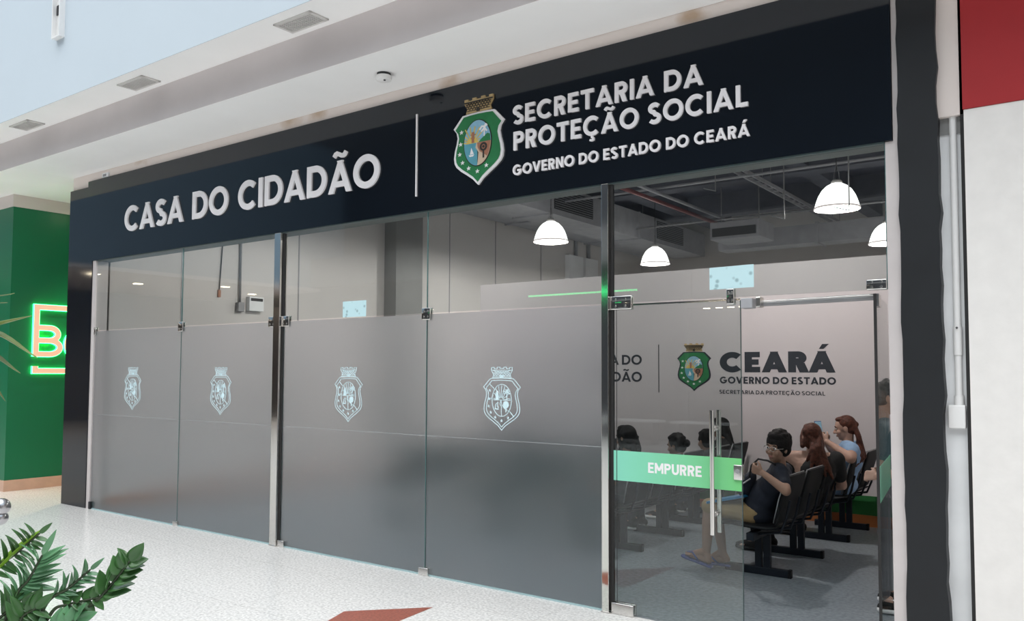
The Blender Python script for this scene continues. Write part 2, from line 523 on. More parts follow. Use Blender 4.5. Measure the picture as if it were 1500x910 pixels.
# ------------------------------------------------------------------ lettering (bold geometric capitals)
def glyph(ch, t):
    """(shapes, width): shapes are ('s', line, width) bands or ('p', outline) at cap height 1"""
    h = t / 2
    S = []
    def st(x): S.append(('p', [(x, 0), (x + t, 0), (x + t, 1), (x, 1)]))
    def hb(x0, x1, y, k=0.92): S.append(('p', [(x0, y - h * k), (x1, y - h * k), (x1, y + h * k), (x0, y + h * k)]))
    def q(a, b, c, d): S.append(('p', [a, b, c, d]))
    base = {'Ã': 'A', 'Á': 'A', 'Ç': 'C'}.get(ch, ch)
    if base == 'C':
        S.append(('s', arc(0.5, 0.5, 0.51 - h, 0.51 - h, 45, 315, 30), t)); w = 0.93
    elif base == 'G':
        S.append(('s', arc(0.5, 0.5, 0.51 - h, 0.51 - h, 45, 352, 34), t)); hb(0.52, 1.0, 0.46); w = 1.01
    elif base == 'O':
        S.append(('c', arc(0.51, 0.5, 0.52 - h, 0.515 - h, 0, 350, 35), t)); w = 1.02
    elif base == 'D':
        st(0); S.append(('s', [(t * 0.5, 1 - h)] + arc(0.36, 0.5, 0.5 - h, 0.5 - h, 90, -90, 24) + [(t * 0.5, h)], t)); w = 0.86
    elif base == 'S':
        up = arc(0.33, 0.735, 0.33 - h, 0.275 - h + .004, 32, 262, 20)
        lo = arc(0.33, 0.265, 0.345 - h, 0.285 - h, 82, -148, 20)
        S.append(('s', up + lo, t)); w = 0.67
    elif base == 'A':
        q((-0.02, 0), (t * 1.08 - 0.02, 0), (0.5 + t * 0.42, 1), (0.5 - t * 0.58, 1))
        q((0.94 - t * 1.08, 0), (0.94, 0), (0.42 + t * 0.58, 1), (0.42 - t * 0.42, 1))
        hb(0.2, 0.72, 0.27, 0.85); w = 0.92
    elif base == 'I':
        st(0); w = t
    elif base in 'EF':
        st(0); hb(0, 0.6, 1 - h * 0.92); hb(0, 0.55, 0.5)
        if base == 'E': hb(0, 0.61, h * 0.92)
        w = 0.62
    elif base == 'T':
        hb(0, 0.74, 1 - h * 0.92); st(0.37 - h); w = 0.74
    elif base == 'L':
        st(0); hb(0, 0.56, h * 0.92); w = 0.57
    elif base in 'PRB':
        k = 0.31 if base != 'B' else 0.28
        cy = 1 - k
        S.append(('s', [(t * 0.5, 1 - h)] + arc(0.36, cy, k - h + 0.01, k - h, 90, -90, 18) + [(t * 0.5, 1 - 2 * k + h)], t)); st(0)
        w = 0.68
        if base == 'R':
            q((0.42, 0), (0.42 + t * 1.2, 0), (0.26 + t * 1.2, 0.45), (0.26, 0.45)); w = 0.70
        if base == 'B':
            S.append(('s', [(t * 0.5, 1 - 2 * k + h)] + arc(0.40, 0.29, 0.31 - h, 0.29 - h, 90, -90, 18) + [(t * 0.5, h)], t)); w = 0.72
    elif base == 'V':
        q((0.42 - t * 0.45, 0), (0.42 + t * 0.6, 0), (t * 1.08 - 0.02, 1), (-0.02, 1))
        q((0.44 - t * 0.6, 0), (0.44 + t * 0.45, 0), (0.88, 1), (0.88 - t * 1.08, 1)); w = 0.87
    elif base == 'N':
        st(0); st(0.78 - t); q((0.78 - t, 0), (0.78, 0), (t, 1), (0, 1)); w = 0.78
    elif base == 'M':
        st(0); st(0.92 - t); q((0.46 - t * 0.55, 0.25), (0.46 + t * 0.55, 0.25), (t * 1.0, 1), (0, 1)); q((0.46 - t * 0.55, 0.25), (0.46 + t * 0.55, 0.25), (0.92, 1), (0.92 - t, 1)); w = 0.92
    elif base == 'U':
        r = 0.37
        S.append(('s', [(h, 1)] + [(h, r)] + arc(0.37, r, r - h, r - h + .01, 185, 355, 20) + [(0.74 - h, r), (0.74 - h, 1)], t)); w = 0.74
    else:
        w = 0.26
    if ch == 'Ã':
        S.append(('s', [(0.20, 1.13), (0.26, 1.21), (0.33, 1.235), (0.41, 1.20), (0.50, 1.155), (0.58, 1.145), (0.65, 1.18), (0.70, 1.26)], t * 0.66))
    if ch == 'Á':
        q((0.36, 1.10), (0.52, 1.10), (0.72, 1.33), (0.48, 1.33))
    if ch == 'Ç':
        S.append(('s', [(0.52, 0.0), (0.50, -0.08), (0.58, -0.13), (0.58, -0.21), (0.48, -0.24), (0.38, -0.21)], t * 0.5))
    return S, w


def text(s, parent, material, x0, x1, z0, cap, y0, depth, t=0.2, gap=0.10, space=0.30, name='letter'):
    items = []; x = 0
    for ch in s:
        if ch == ' ':
            x += space - gap; continue
        S, w = glyph(ch, t)
        items.append((S, x)); x += w + gap
    nat = x - gap
    sx = (x1 - x0) / nat
    for S, gx in items:
        mb = MB()
        k = 0
        for sh in S:
            yy = y0 - 0.0003 * k
            k += 1
            if sh[0] == 'p':
                mb.prism([(u + gx, v) for u, v in sh[1]], yy, y0 + depth, x0, z0, cap, sx)
            else:
                mb.strip([(u + gx, v) for u, v in sh[1]], sh[2], yy, y0 + depth, x0, z0, cap, sx, closed=(sh[0] == 'c'))
        mb.build(name, material, parent)


# ------------------------------------------------------------------ coat of arms (unit height, u centred)
def mirror(pts):
    return pts + [(-u, v) for u, v in reversed(pts)]


def shield(k=0.0):
    r = [(0, 0.825), (0.10, 0.822), (0.19, 0.815), (0.245, 0.75), (0.30, 0.683), (0.262, 0.63), (0.25, 0.57), (0.262, 0.50), (0.283, 0.42),
         (0.293, 0.34), (0.285, 0.28), (0.262, 0.235), (0.205, 0.18), (0.13, 0.125), (0.06, 0.07), (0.0, 0.0)]
    if k:
        cx, cy = 0.0, 0.45
        r = [((u - cx) * (1 - k * 1.25) + cx, (v - cy) * (1 - k) + cy + (0.006 if v > 0.8 else 0)) for u, v in r]
    return r + [(-u, v) for u, v in reversed(r[1:-1])]


def oval(cx=0.0, cy=0.472, rx=0.158, ry=0.255, n=36, a0=0, a1=360):
    return arc(cx, cy, rx, ry, a0, a1 - (360 / n if a1 - a0 == 360 else 0), n - 1)


CROWN = [(-0.15, 0.83), (0.15, 0.83), (0.135, 0.885), (0.17, 0.945), (0.17, 0.995), (0.125, 0.995), (0.125, 0.972), (0.075, 0.976), (0.075, 1.0), (0.03, 1.0), (0.03, 0.978),
         (-0.03, 0.978), (-0.03, 1.0), (-0.075, 1.0), (-0.075, 0.976), (-0.125, 0.972), (-0.125, 0.995), (-0.17, 0.995), (-0.17, 0.945), (-0.135, 0.885)]
STARS = [(-0.195, 0.625), (-0.205, 0.49), (-0.215, 0.375), (-0.18, 0.275), (-0.105, 0.20), (0.0, 0.15), (0.105, 0.20)]


def star(cx, cy, r):
    return [(cx + (r if i % 2 == 0 else r * 0.42) * math.sin(i * PI / 5), cy + (r if i % 2 == 0 else r * 0.42) * math.cos(i * PI / 5)) for i in range(10)]


def crest_colour(parent, x, z, s, y, depth, rim, sx=1.0):
    kx = s * sx
    c = MB().prism(shield(), y, y + depth, x, z, s, kx).build('crest', rim, parent)
    def part(name, shapes, m, dy, base=c):
        mb = MB()
        for i, sh in enumerate(shapes):
            if sh[0] == 'p': mb.prism(sh[1], y - dy - 0.00012 * i, y - dy + 0.003, x, z, s, kx)
            else: mb.strip(sh[1], sh[2], y - dy - 0.00012 * i, y - dy + 0.003, x, z, s, kx)
        return mb.build(name, m, base)
    cr = MB().prism(CROWN, y + 0.002, y + depth, x, z, s, kx).build('crown', M_tan, c)
    part('green_field', [('p', shield(0.075))], M_green, 0.004)
    part('medallion_rim', [('p', oval(rx=0.168, ry=0.265))], M_ink, 0.007)
    part('sky_scene', [('p', arc(0, 0.472, 0.158, 0.255, 0, 180, 28))], M_sky, 0.010)
    rays = [('p', arc(-0.06, 0.474, 0.07, 0.07, 0, 180, 14))]
    for a in range(8, 180, 18):
        c0, s0 = math.cos(R(a)), math.sin(R(a))
        L = 0.19 if 30 < a < 150 else 0.10
        L = min(L, 0.19 if a < 120 else 0.12)
        rays.append(('s', [(-0.06 + 0.06 * c0, 0.474 + 0.06 * s0), (-0.06 + L * c0, 0.474 + L * s0)], 0.012))
    part('sun', rays, M_sun, 0.012)
    part('lighthouse', [('s', [(-0.05, 0.478), (-0.05, 0.60)], 0.03), ('s', [(-0.08, 0.57), (-0.02, 0.57)], 0.01), ('s', [(-0.075, 0.53), (-0.025, 0.53)], 0.008)], M_earth, 0.0135)
    part('hill', [('p', [(0.02, 0.474), (0.156, 0.474), (0.15, 0.545), (0.12, 0.56), (0.08, 0.53), (0.04, 0.50)])], M_green, 0.0128)
    part('palm', [('s', [(0.085, 0.53), (0.085, 0.62)], 0.012), ('s', [(0.03, 0.61), (0.055, 0.645), (0.085, 0.64), (0.12, 0.655)], 0.018), ('s', [(0.05, 0.585), (0.085, 0.625), (0.115, 0.585)], 0.018), ('s', [(0.085, 0.625), (0.105, 0.67)], 0.02)], M_letter, 0.0138)
    part('sea_scene', [('p', arc(0, 0.472, 0.158, 0.255, 180, 270, 18) + [(0.0, 0.36), (-0.01, 0.472)])], M_sea, 0.010)
    part('sand_scene', [('p', [(-0.01, 0.472), (-0.02, 0.42), (0.015, 0.36), (0.01, 0.30), (0.0, 0.217)] + arc(0, 0.472, 0.158, 0.255, 270, 360, 18)[0:])], M_sand, 0.0104)
    part('earth_scene', [('p', [(0.0, 0.472), (0.158, 0.472)] + arc(0, 0.472, 0.155, 0.25, 358, 318, 8) + [(0.085, 0.33), (0.03, 0.37), (0.005, 0.42)])], M_earth, 0.0112)
    part('boat', [('p', [(-0.10, 0.345), (-0.035, 0.345), (-0.05, 0.325), (-0.09, 0.325)]), ('p', [(-0.085, 0.35), (-0.04, 0.352), (-0.07, 0.425)])], M_letter, 0.012)
    part('tree', [('s', arc(0.075, 0.415, 0.033, 0.038, 0, 360, 18), 0.022), ('p', oval(0.075, 0.415, 0.014, 0.016, 10)), ('s', [(0.075, 0.38), (0.075, 0.29)], 0.018)], M_ink, 0.0125)
    bricks = []
    for r, zz in enumerate((0.855, 0.88, 0.905, 0.93)):
        hw = 0.135 if zz < 0.9 else 0.15
        bricks.append(('s', [(-hw, zz), (hw, zz)], 0.006))
        for q in range(-4, 5):
            uu = q * 0.034 + (0.017 if r % 2 else 0)
            if abs(uu) < hw - 0.01: bricks.append(('s', [(uu, zz), (uu, zz + 0.022)], 0.006))
    bricks.append(('p', [(-0.018, 0.835), (0.018, 0.835), (0.018, 0.868), (0, 0.882), (-0.018, 0.868)]))
    bricks.append(('s', [(-0.17, 0.952), (0.17, 0.952)], 0.012))
    part('crown_masonry', bricks, M_ink, 0.0015)
    for sx_, sz_ in STARS:
        part('star', [('p', star(sx_, sz_, 0.027))], M_letter, 0.008)
    return c


def crest_line(parent, x, z, s, y, m, kx=1.22):
    """white line drawing of the arms as one thin vinyl cut-out"""
    mb = MB()
    w = 0.0105
    d = 0.0012
    i = [0]
    def S(p, t=w, closed=False):
        i[0] += 1
        mb.strip(p, t, y - d - 0.00002 * i[0], y, x, z, s, s * kx, closed)
    def P(p):
        i[0] += 1
        mb.prism(p, y - d - 0.00002 * i[0], y, x, z, s, s * kx)
    S(shield(), w, True); S(shield(0.105), w, True)
    S(CROWN, w * 0.9, True); S([(-0.165, 0.95), (0.165, 0.95)], w * 0.9); S(arc(0, 0.955, 0.14, 0.03, 180, 360, 10), 0.01)
    for r, zz in enumerate((0.85, 0.872, 0.895, 0.915)):
        hw = 0.13
        S([(-hw, zz), (hw, zz)], 0.008)
        for q in range(-3, 4):
            uu = q * 0.042 + (0.02 if r % 2 else 0)
            if abs(uu) < hw: S([(uu, zz), (uu, zz + 0.02)], 0.008)
    P([(-0.03, 0.835), (0.03, 0.835), (0.03, 0.875), (-0.03, 0.875)])
    S(oval(), w * 0.9, True)
    S([(-0.158, 0.476), (0.158, 0.476)], w * 0.8)
    for a in range(6, 178, 21):
        c0, s0 = math.cos(R(a)), math.sin(R(a))
        k = 1.0
        ex, ez = 0.145 * c0, 0.235 * s0
        S([(-0.01 + 0.035 * c0, 0.478 + 0.035 * s0), (ex, 0.478 + ez)], 0.0085)
    P([(-0.10, 0.48), (-0.05, 0.48), (-0.055, 0.60), (-0.075, 0.635), (-0.095, 0.60)])
    S([(0.085, 0.48), (0.085, 0.60)], 0.014)
    for a in (20, 65, 110, 160, 205, -25):
        S([(0.085, 0.60), (0.085 + 0.055 * math.cos(R(a)), 0.60 + 0.05 * math.sin(R(a)))], 0.014)
    S([(-0.012, 0.476), (-0.03, 0.42), (0.0, 0.36), (-0.005, 0.30), (0.0, 0.22)], 0.009)
    S([(-0.012, 0.476), (0.0, 0.40), (0.05, 0.34), (0.12, 0.30)], 0.009)
    S([(-0.115, 0.335), (-0.05, 0.33)], 0.02); S([(-0.105, 0.345), (-0.095, 0.41), (-0.06, 0.44), (-0.07, 0.38), (-0.05, 0.345)], 0.011)
    P(oval(0.07, 0.405, 0.047, 0.06, 16)); S([(0.07, 0.36), (0.07, 0.285)], 0.016)
    S([(-0.205, 0.735), (-0.125, 0.655)], 0.010); S([(0.13, 0.30), (0.20, 0.215)], 0.010); S([(-0.21, 0.50), (-0.158, 0.50)], 0.010)
    for a, b in STARS:
        P(star(a, b, 0.026))
    return mb.build('crest_decal', m, parent)


# ================================================================== THE SETTING
FY = 4.968                                   # front glass plane
W = 9.316                                    # partition face
struct(MB().box(-30, 10, -12, FY + 0.002, -0.2, 0).add([], []).build('floor', M_floor, origin=(0, 0, 0)))
struct(MB().box(-16, -10.45, FY + 0.002, 14, -0.2, -0.0005).build('floor_corridor', M_floor, origin=(0, 0, 0)))
struct(MB().box(-10.45, 2.5, FY + 0.002, 19.2, -0.2, 0).build('floor_interior', M_floor_in, origin=(0, 0, 0)))
inl = MB()
for tri in ([(-4.273, 3.897), (-3.859, 4.329), (-3.77, 3.40), (-4.09, 3.40)], [(-3.03, 3.515), (-3.045, 4.368), (-3.55, 4.09)]):
    n = len(tri)
    inl.add([(x, y, 0.0015) for x, y in tri] + [(x, y, -0.01) for x, y in tri], [tuple(range(n - 1, -1, -1)) if 0 else tuple(range(n))] + [(i, i + n, (i + 1) % n + n, (i + 1) % n) for i in range(n)])
struct(inl.build('floor_inlay', M_inlay, origin=(0, 0, 0)), 'red stone wedges let into the pale mall floor')

# gallery ceiling, beam and upper slab
struct(MB().box(-10.44, 10, 4.266, 4.967, 4.0, 4.2).build('ceiling_front', M_ceil))
struct(MB().box(-30, -10.44, 4.266, 14, 4.0, 4.2).build('ceiling', M_ceil), 'white gallery ceiling along the shop front')
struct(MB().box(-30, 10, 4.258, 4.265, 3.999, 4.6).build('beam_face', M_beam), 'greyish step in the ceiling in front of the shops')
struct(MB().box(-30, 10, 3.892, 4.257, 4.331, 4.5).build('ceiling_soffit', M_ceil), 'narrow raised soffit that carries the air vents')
struct(MB().box(-30, 10, 3.885, 3.8915, 4.33, 8.3).build('wall_upper', M_bluewhite), 'tall pale bluish wall above the gallery soffit')
struct(MB().box(-30, 10, 3.885, 20, 8.3, 8.5).build('roof', M_white))  # unseen roof, added to keep the sky off the shop
# front wall over the shop, pilasters, jambs
struct(MB().box(-10.45, -0.60, FY + 0.004, 5.16, 3.02, 5.4).build('wall_front', M_band, origin=(0, 0, 0)), 'pinkish stained plaster strip between sign and ceiling')
struct(MB().box(-10.455, -9.873, 4.94, 5.14, 0, 2.9265).build('pilaster_left', M_sign), 'glossy black pilaster at the left end of the shop front')
struct(MB().box(-10.475, -10.457, 4.95, 5.16, 0, 3.83).build('trim_1', M_white), 'thin white edge of the left pilaster')
struct(MB().box(-9.871, -9.80, 4.95, 5.1, 0, 2.925).build('jamb_left', M_jamb), 'pale jamb at the left end of the glass front')
struct(MB().box(-1.036, -0.966, 4.955, 5.12, 0, 2.925).build('jamb_right', M_jamb), 'pale plaster jamb right of the open door')
struct(MB().box(-0.994, -0.966, 4.955, 5.003, 2.926, 4.0).build('trim_2', M_jamb), 'pale strip right of the sign')
pr = random.Random(4)
pv = []
for i in range(40):
    pv.append((-0.965 + pr.uniform(-0.006, 0.006), i * 0.1 + 0.0))
for i in range(39, -1, -1):
    pv.append((-0.764 + pr.uniform(-0.008, 0.008), i * 0.1))
pv[0] = (-0.965, 0.0); pv[-1] = (-0.764, 0.0)
pv = [(x, min(z, 3.999)) for x, z in pv]
struct(MB().prism(pv, 4.935, 5.15).build('pilaster_right', M_pil), 'matte black painted pilaster right of the door')
struct(MB().box(-0.775, -0.64, 5.012, 5.16, 0, 4.0).build('wall_recess', M_recess), 'pale recessed strip between black pilaster and right wall')
struct(MB().box(-0.660, -0.640, 4.972, 5.15, 0, 3.999).build('trim_3', M_crack))
struct(MB().box(-0.641, 9, 4.962, 5.16, 0, 3.04).build('wall_right', M_rwall), 'rough white wall right of the shop')
struct(MB().box(-0.645, 9, 4.955, 5.16, 3.042, 3.999).build('wall_right_upper', M_red), 'red painted wall area at the upper right')
struct(MB().box(-10.45, -0.60, 5.0035, 5.16, 2.9285, 3.019).build('lintel', M_column))
# shop interior shell
struct(MB().box(-10.44, -9.87, 5.16, 19.2, 0, 5.5).build('wall_left', M_inwall), 'pale side wall inside the shop')
struct(MB().box(-9.872, -9.862, 5.18, 19, 0, 0.1).build('baseboard_left', M_orange))
struct(MB().box(-0.88, -0.60, 5.16, 19.2, 0, 5.5).build('wall_interior_right', M_inwall))
struct(MB().box(-10.44, -0.6, 19.0, 19.2, 0, 5.5).build('wall_back', M_inwall))
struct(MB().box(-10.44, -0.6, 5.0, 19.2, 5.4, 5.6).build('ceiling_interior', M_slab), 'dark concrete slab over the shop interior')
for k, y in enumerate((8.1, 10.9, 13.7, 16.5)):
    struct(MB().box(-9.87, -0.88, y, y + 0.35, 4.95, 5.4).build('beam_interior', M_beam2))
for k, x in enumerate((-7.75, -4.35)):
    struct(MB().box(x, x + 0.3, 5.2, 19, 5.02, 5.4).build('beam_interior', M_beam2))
struct(MB().box(-9.872, -9.60, 9.79, 10.43, 0, 5.4).build('column', M_column), 'grey column standing out of the interior side wall')
jm = MB()
for y in (6.10, 8.0, 11.44, 12.82, 14.4):
    jm.box(-9.872, -9.864, y, y + 0.018, 0.1, 5.4)
struct(jm.build('trim_4', M_conduit))
# partition
part_wall = struct(MB().box(-7.437, -0.88, W, W + 0.12, 0.0, 2.87).build('partition', M_part, origin=(-4, W, 0)), 'pale partition wall with the charcoal lettering')
MB().box(-7.437, -0.88, W - 0.004, W, 0.119, 0.322).build('stripe', M_greenstripe, part_wall)
MB().box(-7.437, -0.88, W - 0.012, W, 0.0, 0.119).build('baseboard', M_orange, part_wall)

# ---- corridor and green shop at the left
gs = struct(MB().box(-16, -12.05, 4.95, 11, 0, 3.84).build('wall_green', M_shopgreen, origin=(-12.05, 4.95, 0)), 'green wall of the neighbouring shop')
struct(MB().box(-16, -12.02, 4.93, 11.0, 3.835, 3.999).build('wall_band', M_beige))
struct(MB().box(-16, -12.038, 4.938, 11.0, 0, 0.146).build('baseboard_green', M_peach))
struct(MB().box(-12.2, -10.3, 11, 11.2, 0, 4).build('wall_corridor', M_beige))
struct(MB().box(-10.49, -10.44, 5.16, 11, 0, 4).build('wall_shop_side', M_beige))
struct(MB().box(-30, -16, 4.96, 5.2, 0, 4).build('wall_far_left', M_oppmid))

# ---- the rest of the mall, seen in the glass, and an added wall at its east end
struct(MB().box(-30, 10, -9.0, -8.0, 0, 4.3).build('wall_opposite', M_oppdark), 'dark shop front across the mall')
struct(MB().box(-30, 10, -9.0, -7.6, 4.3, 5.2).build('wall_opposite_band', M_oppmid))
struct(MB().box(-30, 10, -11.5, -9.0, 5.2, 12).build('wall_opposite_upper', M_oppdark))
struct(MB().box(-21.4, -21.0, -9, 3.9, 4.3, 9).build('wall_end_upper', M_endwall))
struct(MB().box(-30, -21.0, -9, 5.4, 4.2, 4.3).build('ceiling_end', M_beige))
struct(MB().box(-27.2, -27, -9, 5.4, 0, 4.2).build('wall_end', M_oppmid))
struct(MB().box(9.5, 10, -9, 4.9, 0, 9).build('wall_east_unseen', M_beige))  # unseen end wall, added to keep out sky light from the horizon

# ================================================================== SHOP FRONT
sign = thing('sign_board', 'long glossy black sign with raised white lettering and a green crest, above the glass front', 'sign', (-5.7, 4.94, 2.927))
MB().prism([(-10.455, 2.927), (-0.997, 2.927), (-0.997, 3.898), (-10.02, 3.898), (-10.02, 3.832), (-10.455, 3.832)], 4.94, 5.003).build('panel', M_sign, sign)
LY = 4.924
text('CASA DO CIDADÃO', sign, M_letter, -9.135, -5.043, 3.200, 0.288, LY, 0.016, t=0.20, gap=0.105, space=0.56)
text('SECRETARIA DA', sign, M_letter, -3.632, -2.116, 3.474, 0.140, LY, 0.016, t=0.20, gap=0.135, space=0.54)
text('PROTEÇÃO SOCIAL', sign, M_letter, -3.625, -1.818, 3.277, 0.140, LY, 0.016, t=0.20, gap=0.135, space=0.54)
text('GOVERNO DO ESTADO DO CEARÁ', sign, M_letter, -3.630, -1.812, 3.087, 0.079, LY, 0.016, t=0.205, gap=0.14, space=0.52)
MB().box(-4.625, -4.612, 4.928, 4.94, 3.053, 3.738).build('divider', M_letter, sign)
crest_colour(sign, -3.962, 3.062, 0.692, 4.922, 0.018, M_letter, sx=1.20)

ws = thing('wall_lettering', 'charcoal lettering and green crest applied to the pale partition inside', 'sign', (-4.1, W, 1.37))
V0 = W - 0.0025
text('CASA DO', ws, M_dkletter, -5.70, -4.843, 1.715, 0.125, V0, 0.002, t=0.20, gap=0.10, space=0.34)
text('CIDADÃO', ws, M_dkletter, -5.72, -4.843, 1.500, 0.125, V0, 0.002, t=0.20, gap=0.10)
MB().box(-4.613, -4.603, V0, W, 1.372, 1.963).build('divider', M_dkletter, ws)
text('CEARÁ', ws, M_dkletter, -3.812, -2.500, 1.625, 0.235, V0, 0.002, t=0.29, gap=0.07)
text('GOVERNO DO ESTADO', ws, M_dkletter, -3.815, -2.492, 1.492, 0.080, V0, 0.002, t=0.23, gap=0.12, space=0.42)
text('SECRETARIA DA PROTEÇÃO SOCIAL', ws, M_dkletter, -3.822, -2.607, 1.372, 0.044, V0, 0.002, t=0.18, gap=0.16, space=0.42)
crest_colour(ws, -4.140, 1.397, 0.575, W - 0.004, 0.004, M_dkletter, sx=1.27)

# glass panes
LOWER = [(-9.79, -8.006), (-7.998, -6.440), (-6.315, -4.517), (-4.509, -2.876)]
for i, (x0, x1) in enumerate(LOWER):
    w = struct(MB().box(x0, x1, FY - 0.005, FY + 0.005, 0.012, 2.083).build('window_%d' % (i + 1), M_frost),
               'frosted glass pane of the shop front, number %s from the left, with a white crest' % ['one', 'two', 'three', 'four'][i])
    MB().box(x0, x1, FY - 0.0065, FY - 0.0051, 1.105, 1.1075).build('film_seam', M_seam, w)
    MB().box(x1, x1 + 0.004, FY - 0.006, FY + 0.006, 0.012, 2.083).build('glass_edge', M_edge, w)
    cx = [-8.935, -7.285, -5.425, -3.752][i]
    crest_line(w, cx, 1.183, 0.472, FY - 0.0056, M_decal)
UPPER = [(-9.79, -8.006), (-7.998, -6.440), (-6.315, -4.517), (-4.509, -2.876), (-2.80, -1.042)]
for i, (x0, x1) in enumerate(UPPER):
    w = struct(MB().box(x0, x1, FY - 0.005, FY + 0.005, 2.092, 2.922).build('window_%d' % (i + 5), M_glass), 'clear glass pane above the %s' % ['first frosted pane', 'second frosted pane', 'third frosted pane', 'fourth frosted pane', 'doorway'][i])
    MB().box(x1, x1 + 0.004, FY - 0.006, FY + 0.006, 2.092, 2.922).build('glass_edge', M_edge, w)
struct(MB().box(-9.79, -2.80, FY - 0.012, FY + 0.012, 0, 0.012).build('trim_5', M_base))
tr6 = struct(MB().box(-9.79, -1.04, FY - 0.02, FY + 0.02, 2.918, 2.928).build('trim_6', M_line))

# steel posts
def post(x0, x1, label):
    t = thing('steel_post', label, 'post', ((x0 + x1) / 2, FY, 0), 'polished posts of the glass front')
    MB().bbox(x0, x1, FY - 0.045, FY + 0.035, 0.0, 2.92, 0.003).build('tube', M_chrome, t)
    MB().bbox(x0 - 0.006, x1 + 0.006, FY - 0.051, FY + 0.041, 0.0, 0.012, 0.003).build('base_collar', M_steel, t)
    MB().box(x1 + 0.001, x1 + 0.02, FY - 0.01, FY + 0.01, 0.01, 2.915).build('gasket', M_crack, t)
    return t
post(-6.425, -6.336, 'polished steel post between the second and third frosted panes')
post(-2.868, -2.815, 'polished steel post between the frosted panes and the door')

# clamps that join the panes
def clamp(x0, x1, z0, z1, label):
    t = thing('glass_clamp', label, 'clamp', ((x0 + x1) / 2, FY, z0), 'steel clamps holding the glass panes')
    for s in (-1, 1):
        ya, yb = sorted((FY + s * 0.0053, FY + s * 0.022))
        MB().bbox(x0, x1, ya, yb, z0, z1, 0.006, 3).build('plate', M_chrome, t, smooth=True, auto=40)
    for px in (x0 + (x1 - x0) * 0.27, x0 + (x1 - x0) * 0.73):
        for pz in (z0 + (z1 - z0) * 0.27, z0 + (z1 - z0) * 0.73):
            MB().lathe([(0.0, -0.0245), (0.007, -0.0245), (0.008, -0.021)], (px, FY, pz), 12, 'y').build('screw', M_steel, t)
    return t
clamp(-9.80, -9.765, 2.035, 2.135, 'narrow steel clamp at the left jamb, top of the first frosted pane')
clamp(-8.045, -7.960, 2.035, 2.135, 'steel clamp on the joint between first and second frosted panes')
clamp(-6.335, -6.23, 2.035, 2.135, 'steel clamp beside the middle post, at the third frosted pane')
clamp(-6.53, -6.43, 2.035, 2.135, 'steel clamp beside the middle post, at the second frosted pane')
clamp(-4.56, -4.468, 2.035, 2.135, 'steel clamp on the joint between third and fourth frosted panes')
clamp(-2.815, -2.650, 2.045, 2.140, 'wide steel hinge clamp at the top left of the glass door')
clamp(-1.980, -1.930, 2.045, 2.145, 'steel clamp under the paper above the doorway')
clamp(-1.150, -1.040, 2.090, 2.150, 'coppery steel hinge clamp at the top right of the doorway')
def foot_clip(x0, x1, z1, label, m=M_steel):
    t = thing('floor_clip', label, 'clip', ((x0 + x1) / 2, FY, 0), 'floor clips under the glass panes')
    MB().bbox(x0, x1, FY - 0.03, FY - 0.0053, 0.0, z1, 0.006, 3).build('front_shell', m, t, smooth=True, auto=40)
    MB().bbox(x0, x1, FY + 0.0053, FY + 0.03, 0.0, z1, 0.006, 3).build('back_shell', m, t, smooth=True, auto=40)
foot_clip(-9.80, -9.755, 0.085, 'dark floor clip at the left jamb', M_pil)
foot_clip(-8.045, -7.965, 0.052, 'steel floor clip between first and second frosted panes')
foot_clip(-6.330, -6.245, 0.06, 'steel floor clip right of the middle post')
foot_clip(-4.565, -4.465, 0.062, 'steel floor clip between third and fourth frosted panes')
foot_clip(-2.805, -2.64, 0.075, 'long steel floor hinge under the glass door')

# doors
d1 = struct(MB().box(-2.80, -1.897, FY - 0.005, FY + 0.005, 0.014, 2.070).build('door_1', M_glass), 'closed clear glass door leaf with a green push sticker')
MB().box(-1.897, -1.8935, FY - 0.0055, FY + 0.0055, 0.014, 2.07).build('glass_edge', M_line, d1)
st = MB().box(-2.812, -1.897, FY - 0.0068, FY - 0.0053, 0.889, 1.090).build('sticker', M_stick, d1)
st['label'] = 'mint to green band sticker'
text('EMPURRE', st, M_letter, -2.535, -2.158, 0.957, 0.068, FY - 0.0078, 0.001, t=0.21, gap=0.10)
MB().box(-2.772, -2.768, FY - 0.0085, FY - 0.0070, 0.014, 2.07).build('gasket', M_crack, d1)
MB().box(-2.80, -1.897, FY - 0.004, FY + 0.004, 2.071, 2.082).build('top_rail', M_chrome, d1)
for s, zz in ((-1, (0.612, 1.383)), (1, (0.612, 1.383))):
    yb = FY + s * 0.055
    h = MB().tube([(-2.068, yb, zz[0]), (-2.068, yb, zz[1])], 0.0155, 20).build('pull_handle', M_chrome, d1, smooth=True, auto=40)
    for z in (0.74, 1.27):
        MB().tube([(-2.068, FY + s * 0.0055, z), (-2.068, yb, z)], 0.011, 14).lathe([(0.020, s * 0.006), (0.020, s * 0.014), (0.011, s * 0.016)], (-2.068, FY, z), 16, 'y').build('standoff', M_steel, h, smooth=True, auto=40)
lk = MB().bbox(-1.945, -1.888, FY - 0.022, FY + 0.022, 0.958, 1.052, 0.006, 3).build('lock', M_steel, d1, smooth=True, auto=40)
MB().lathe([(0.0, -0.027), (0.013, -0.027), (0.014, -0.022)], (-1.917, FY, 1.012), 16, 'y').build('keyhole', M_conduit, lk)
MB().box(-1.94, -1.89, FY - 0.02, FY + 0.02, 0.958, 1.052)
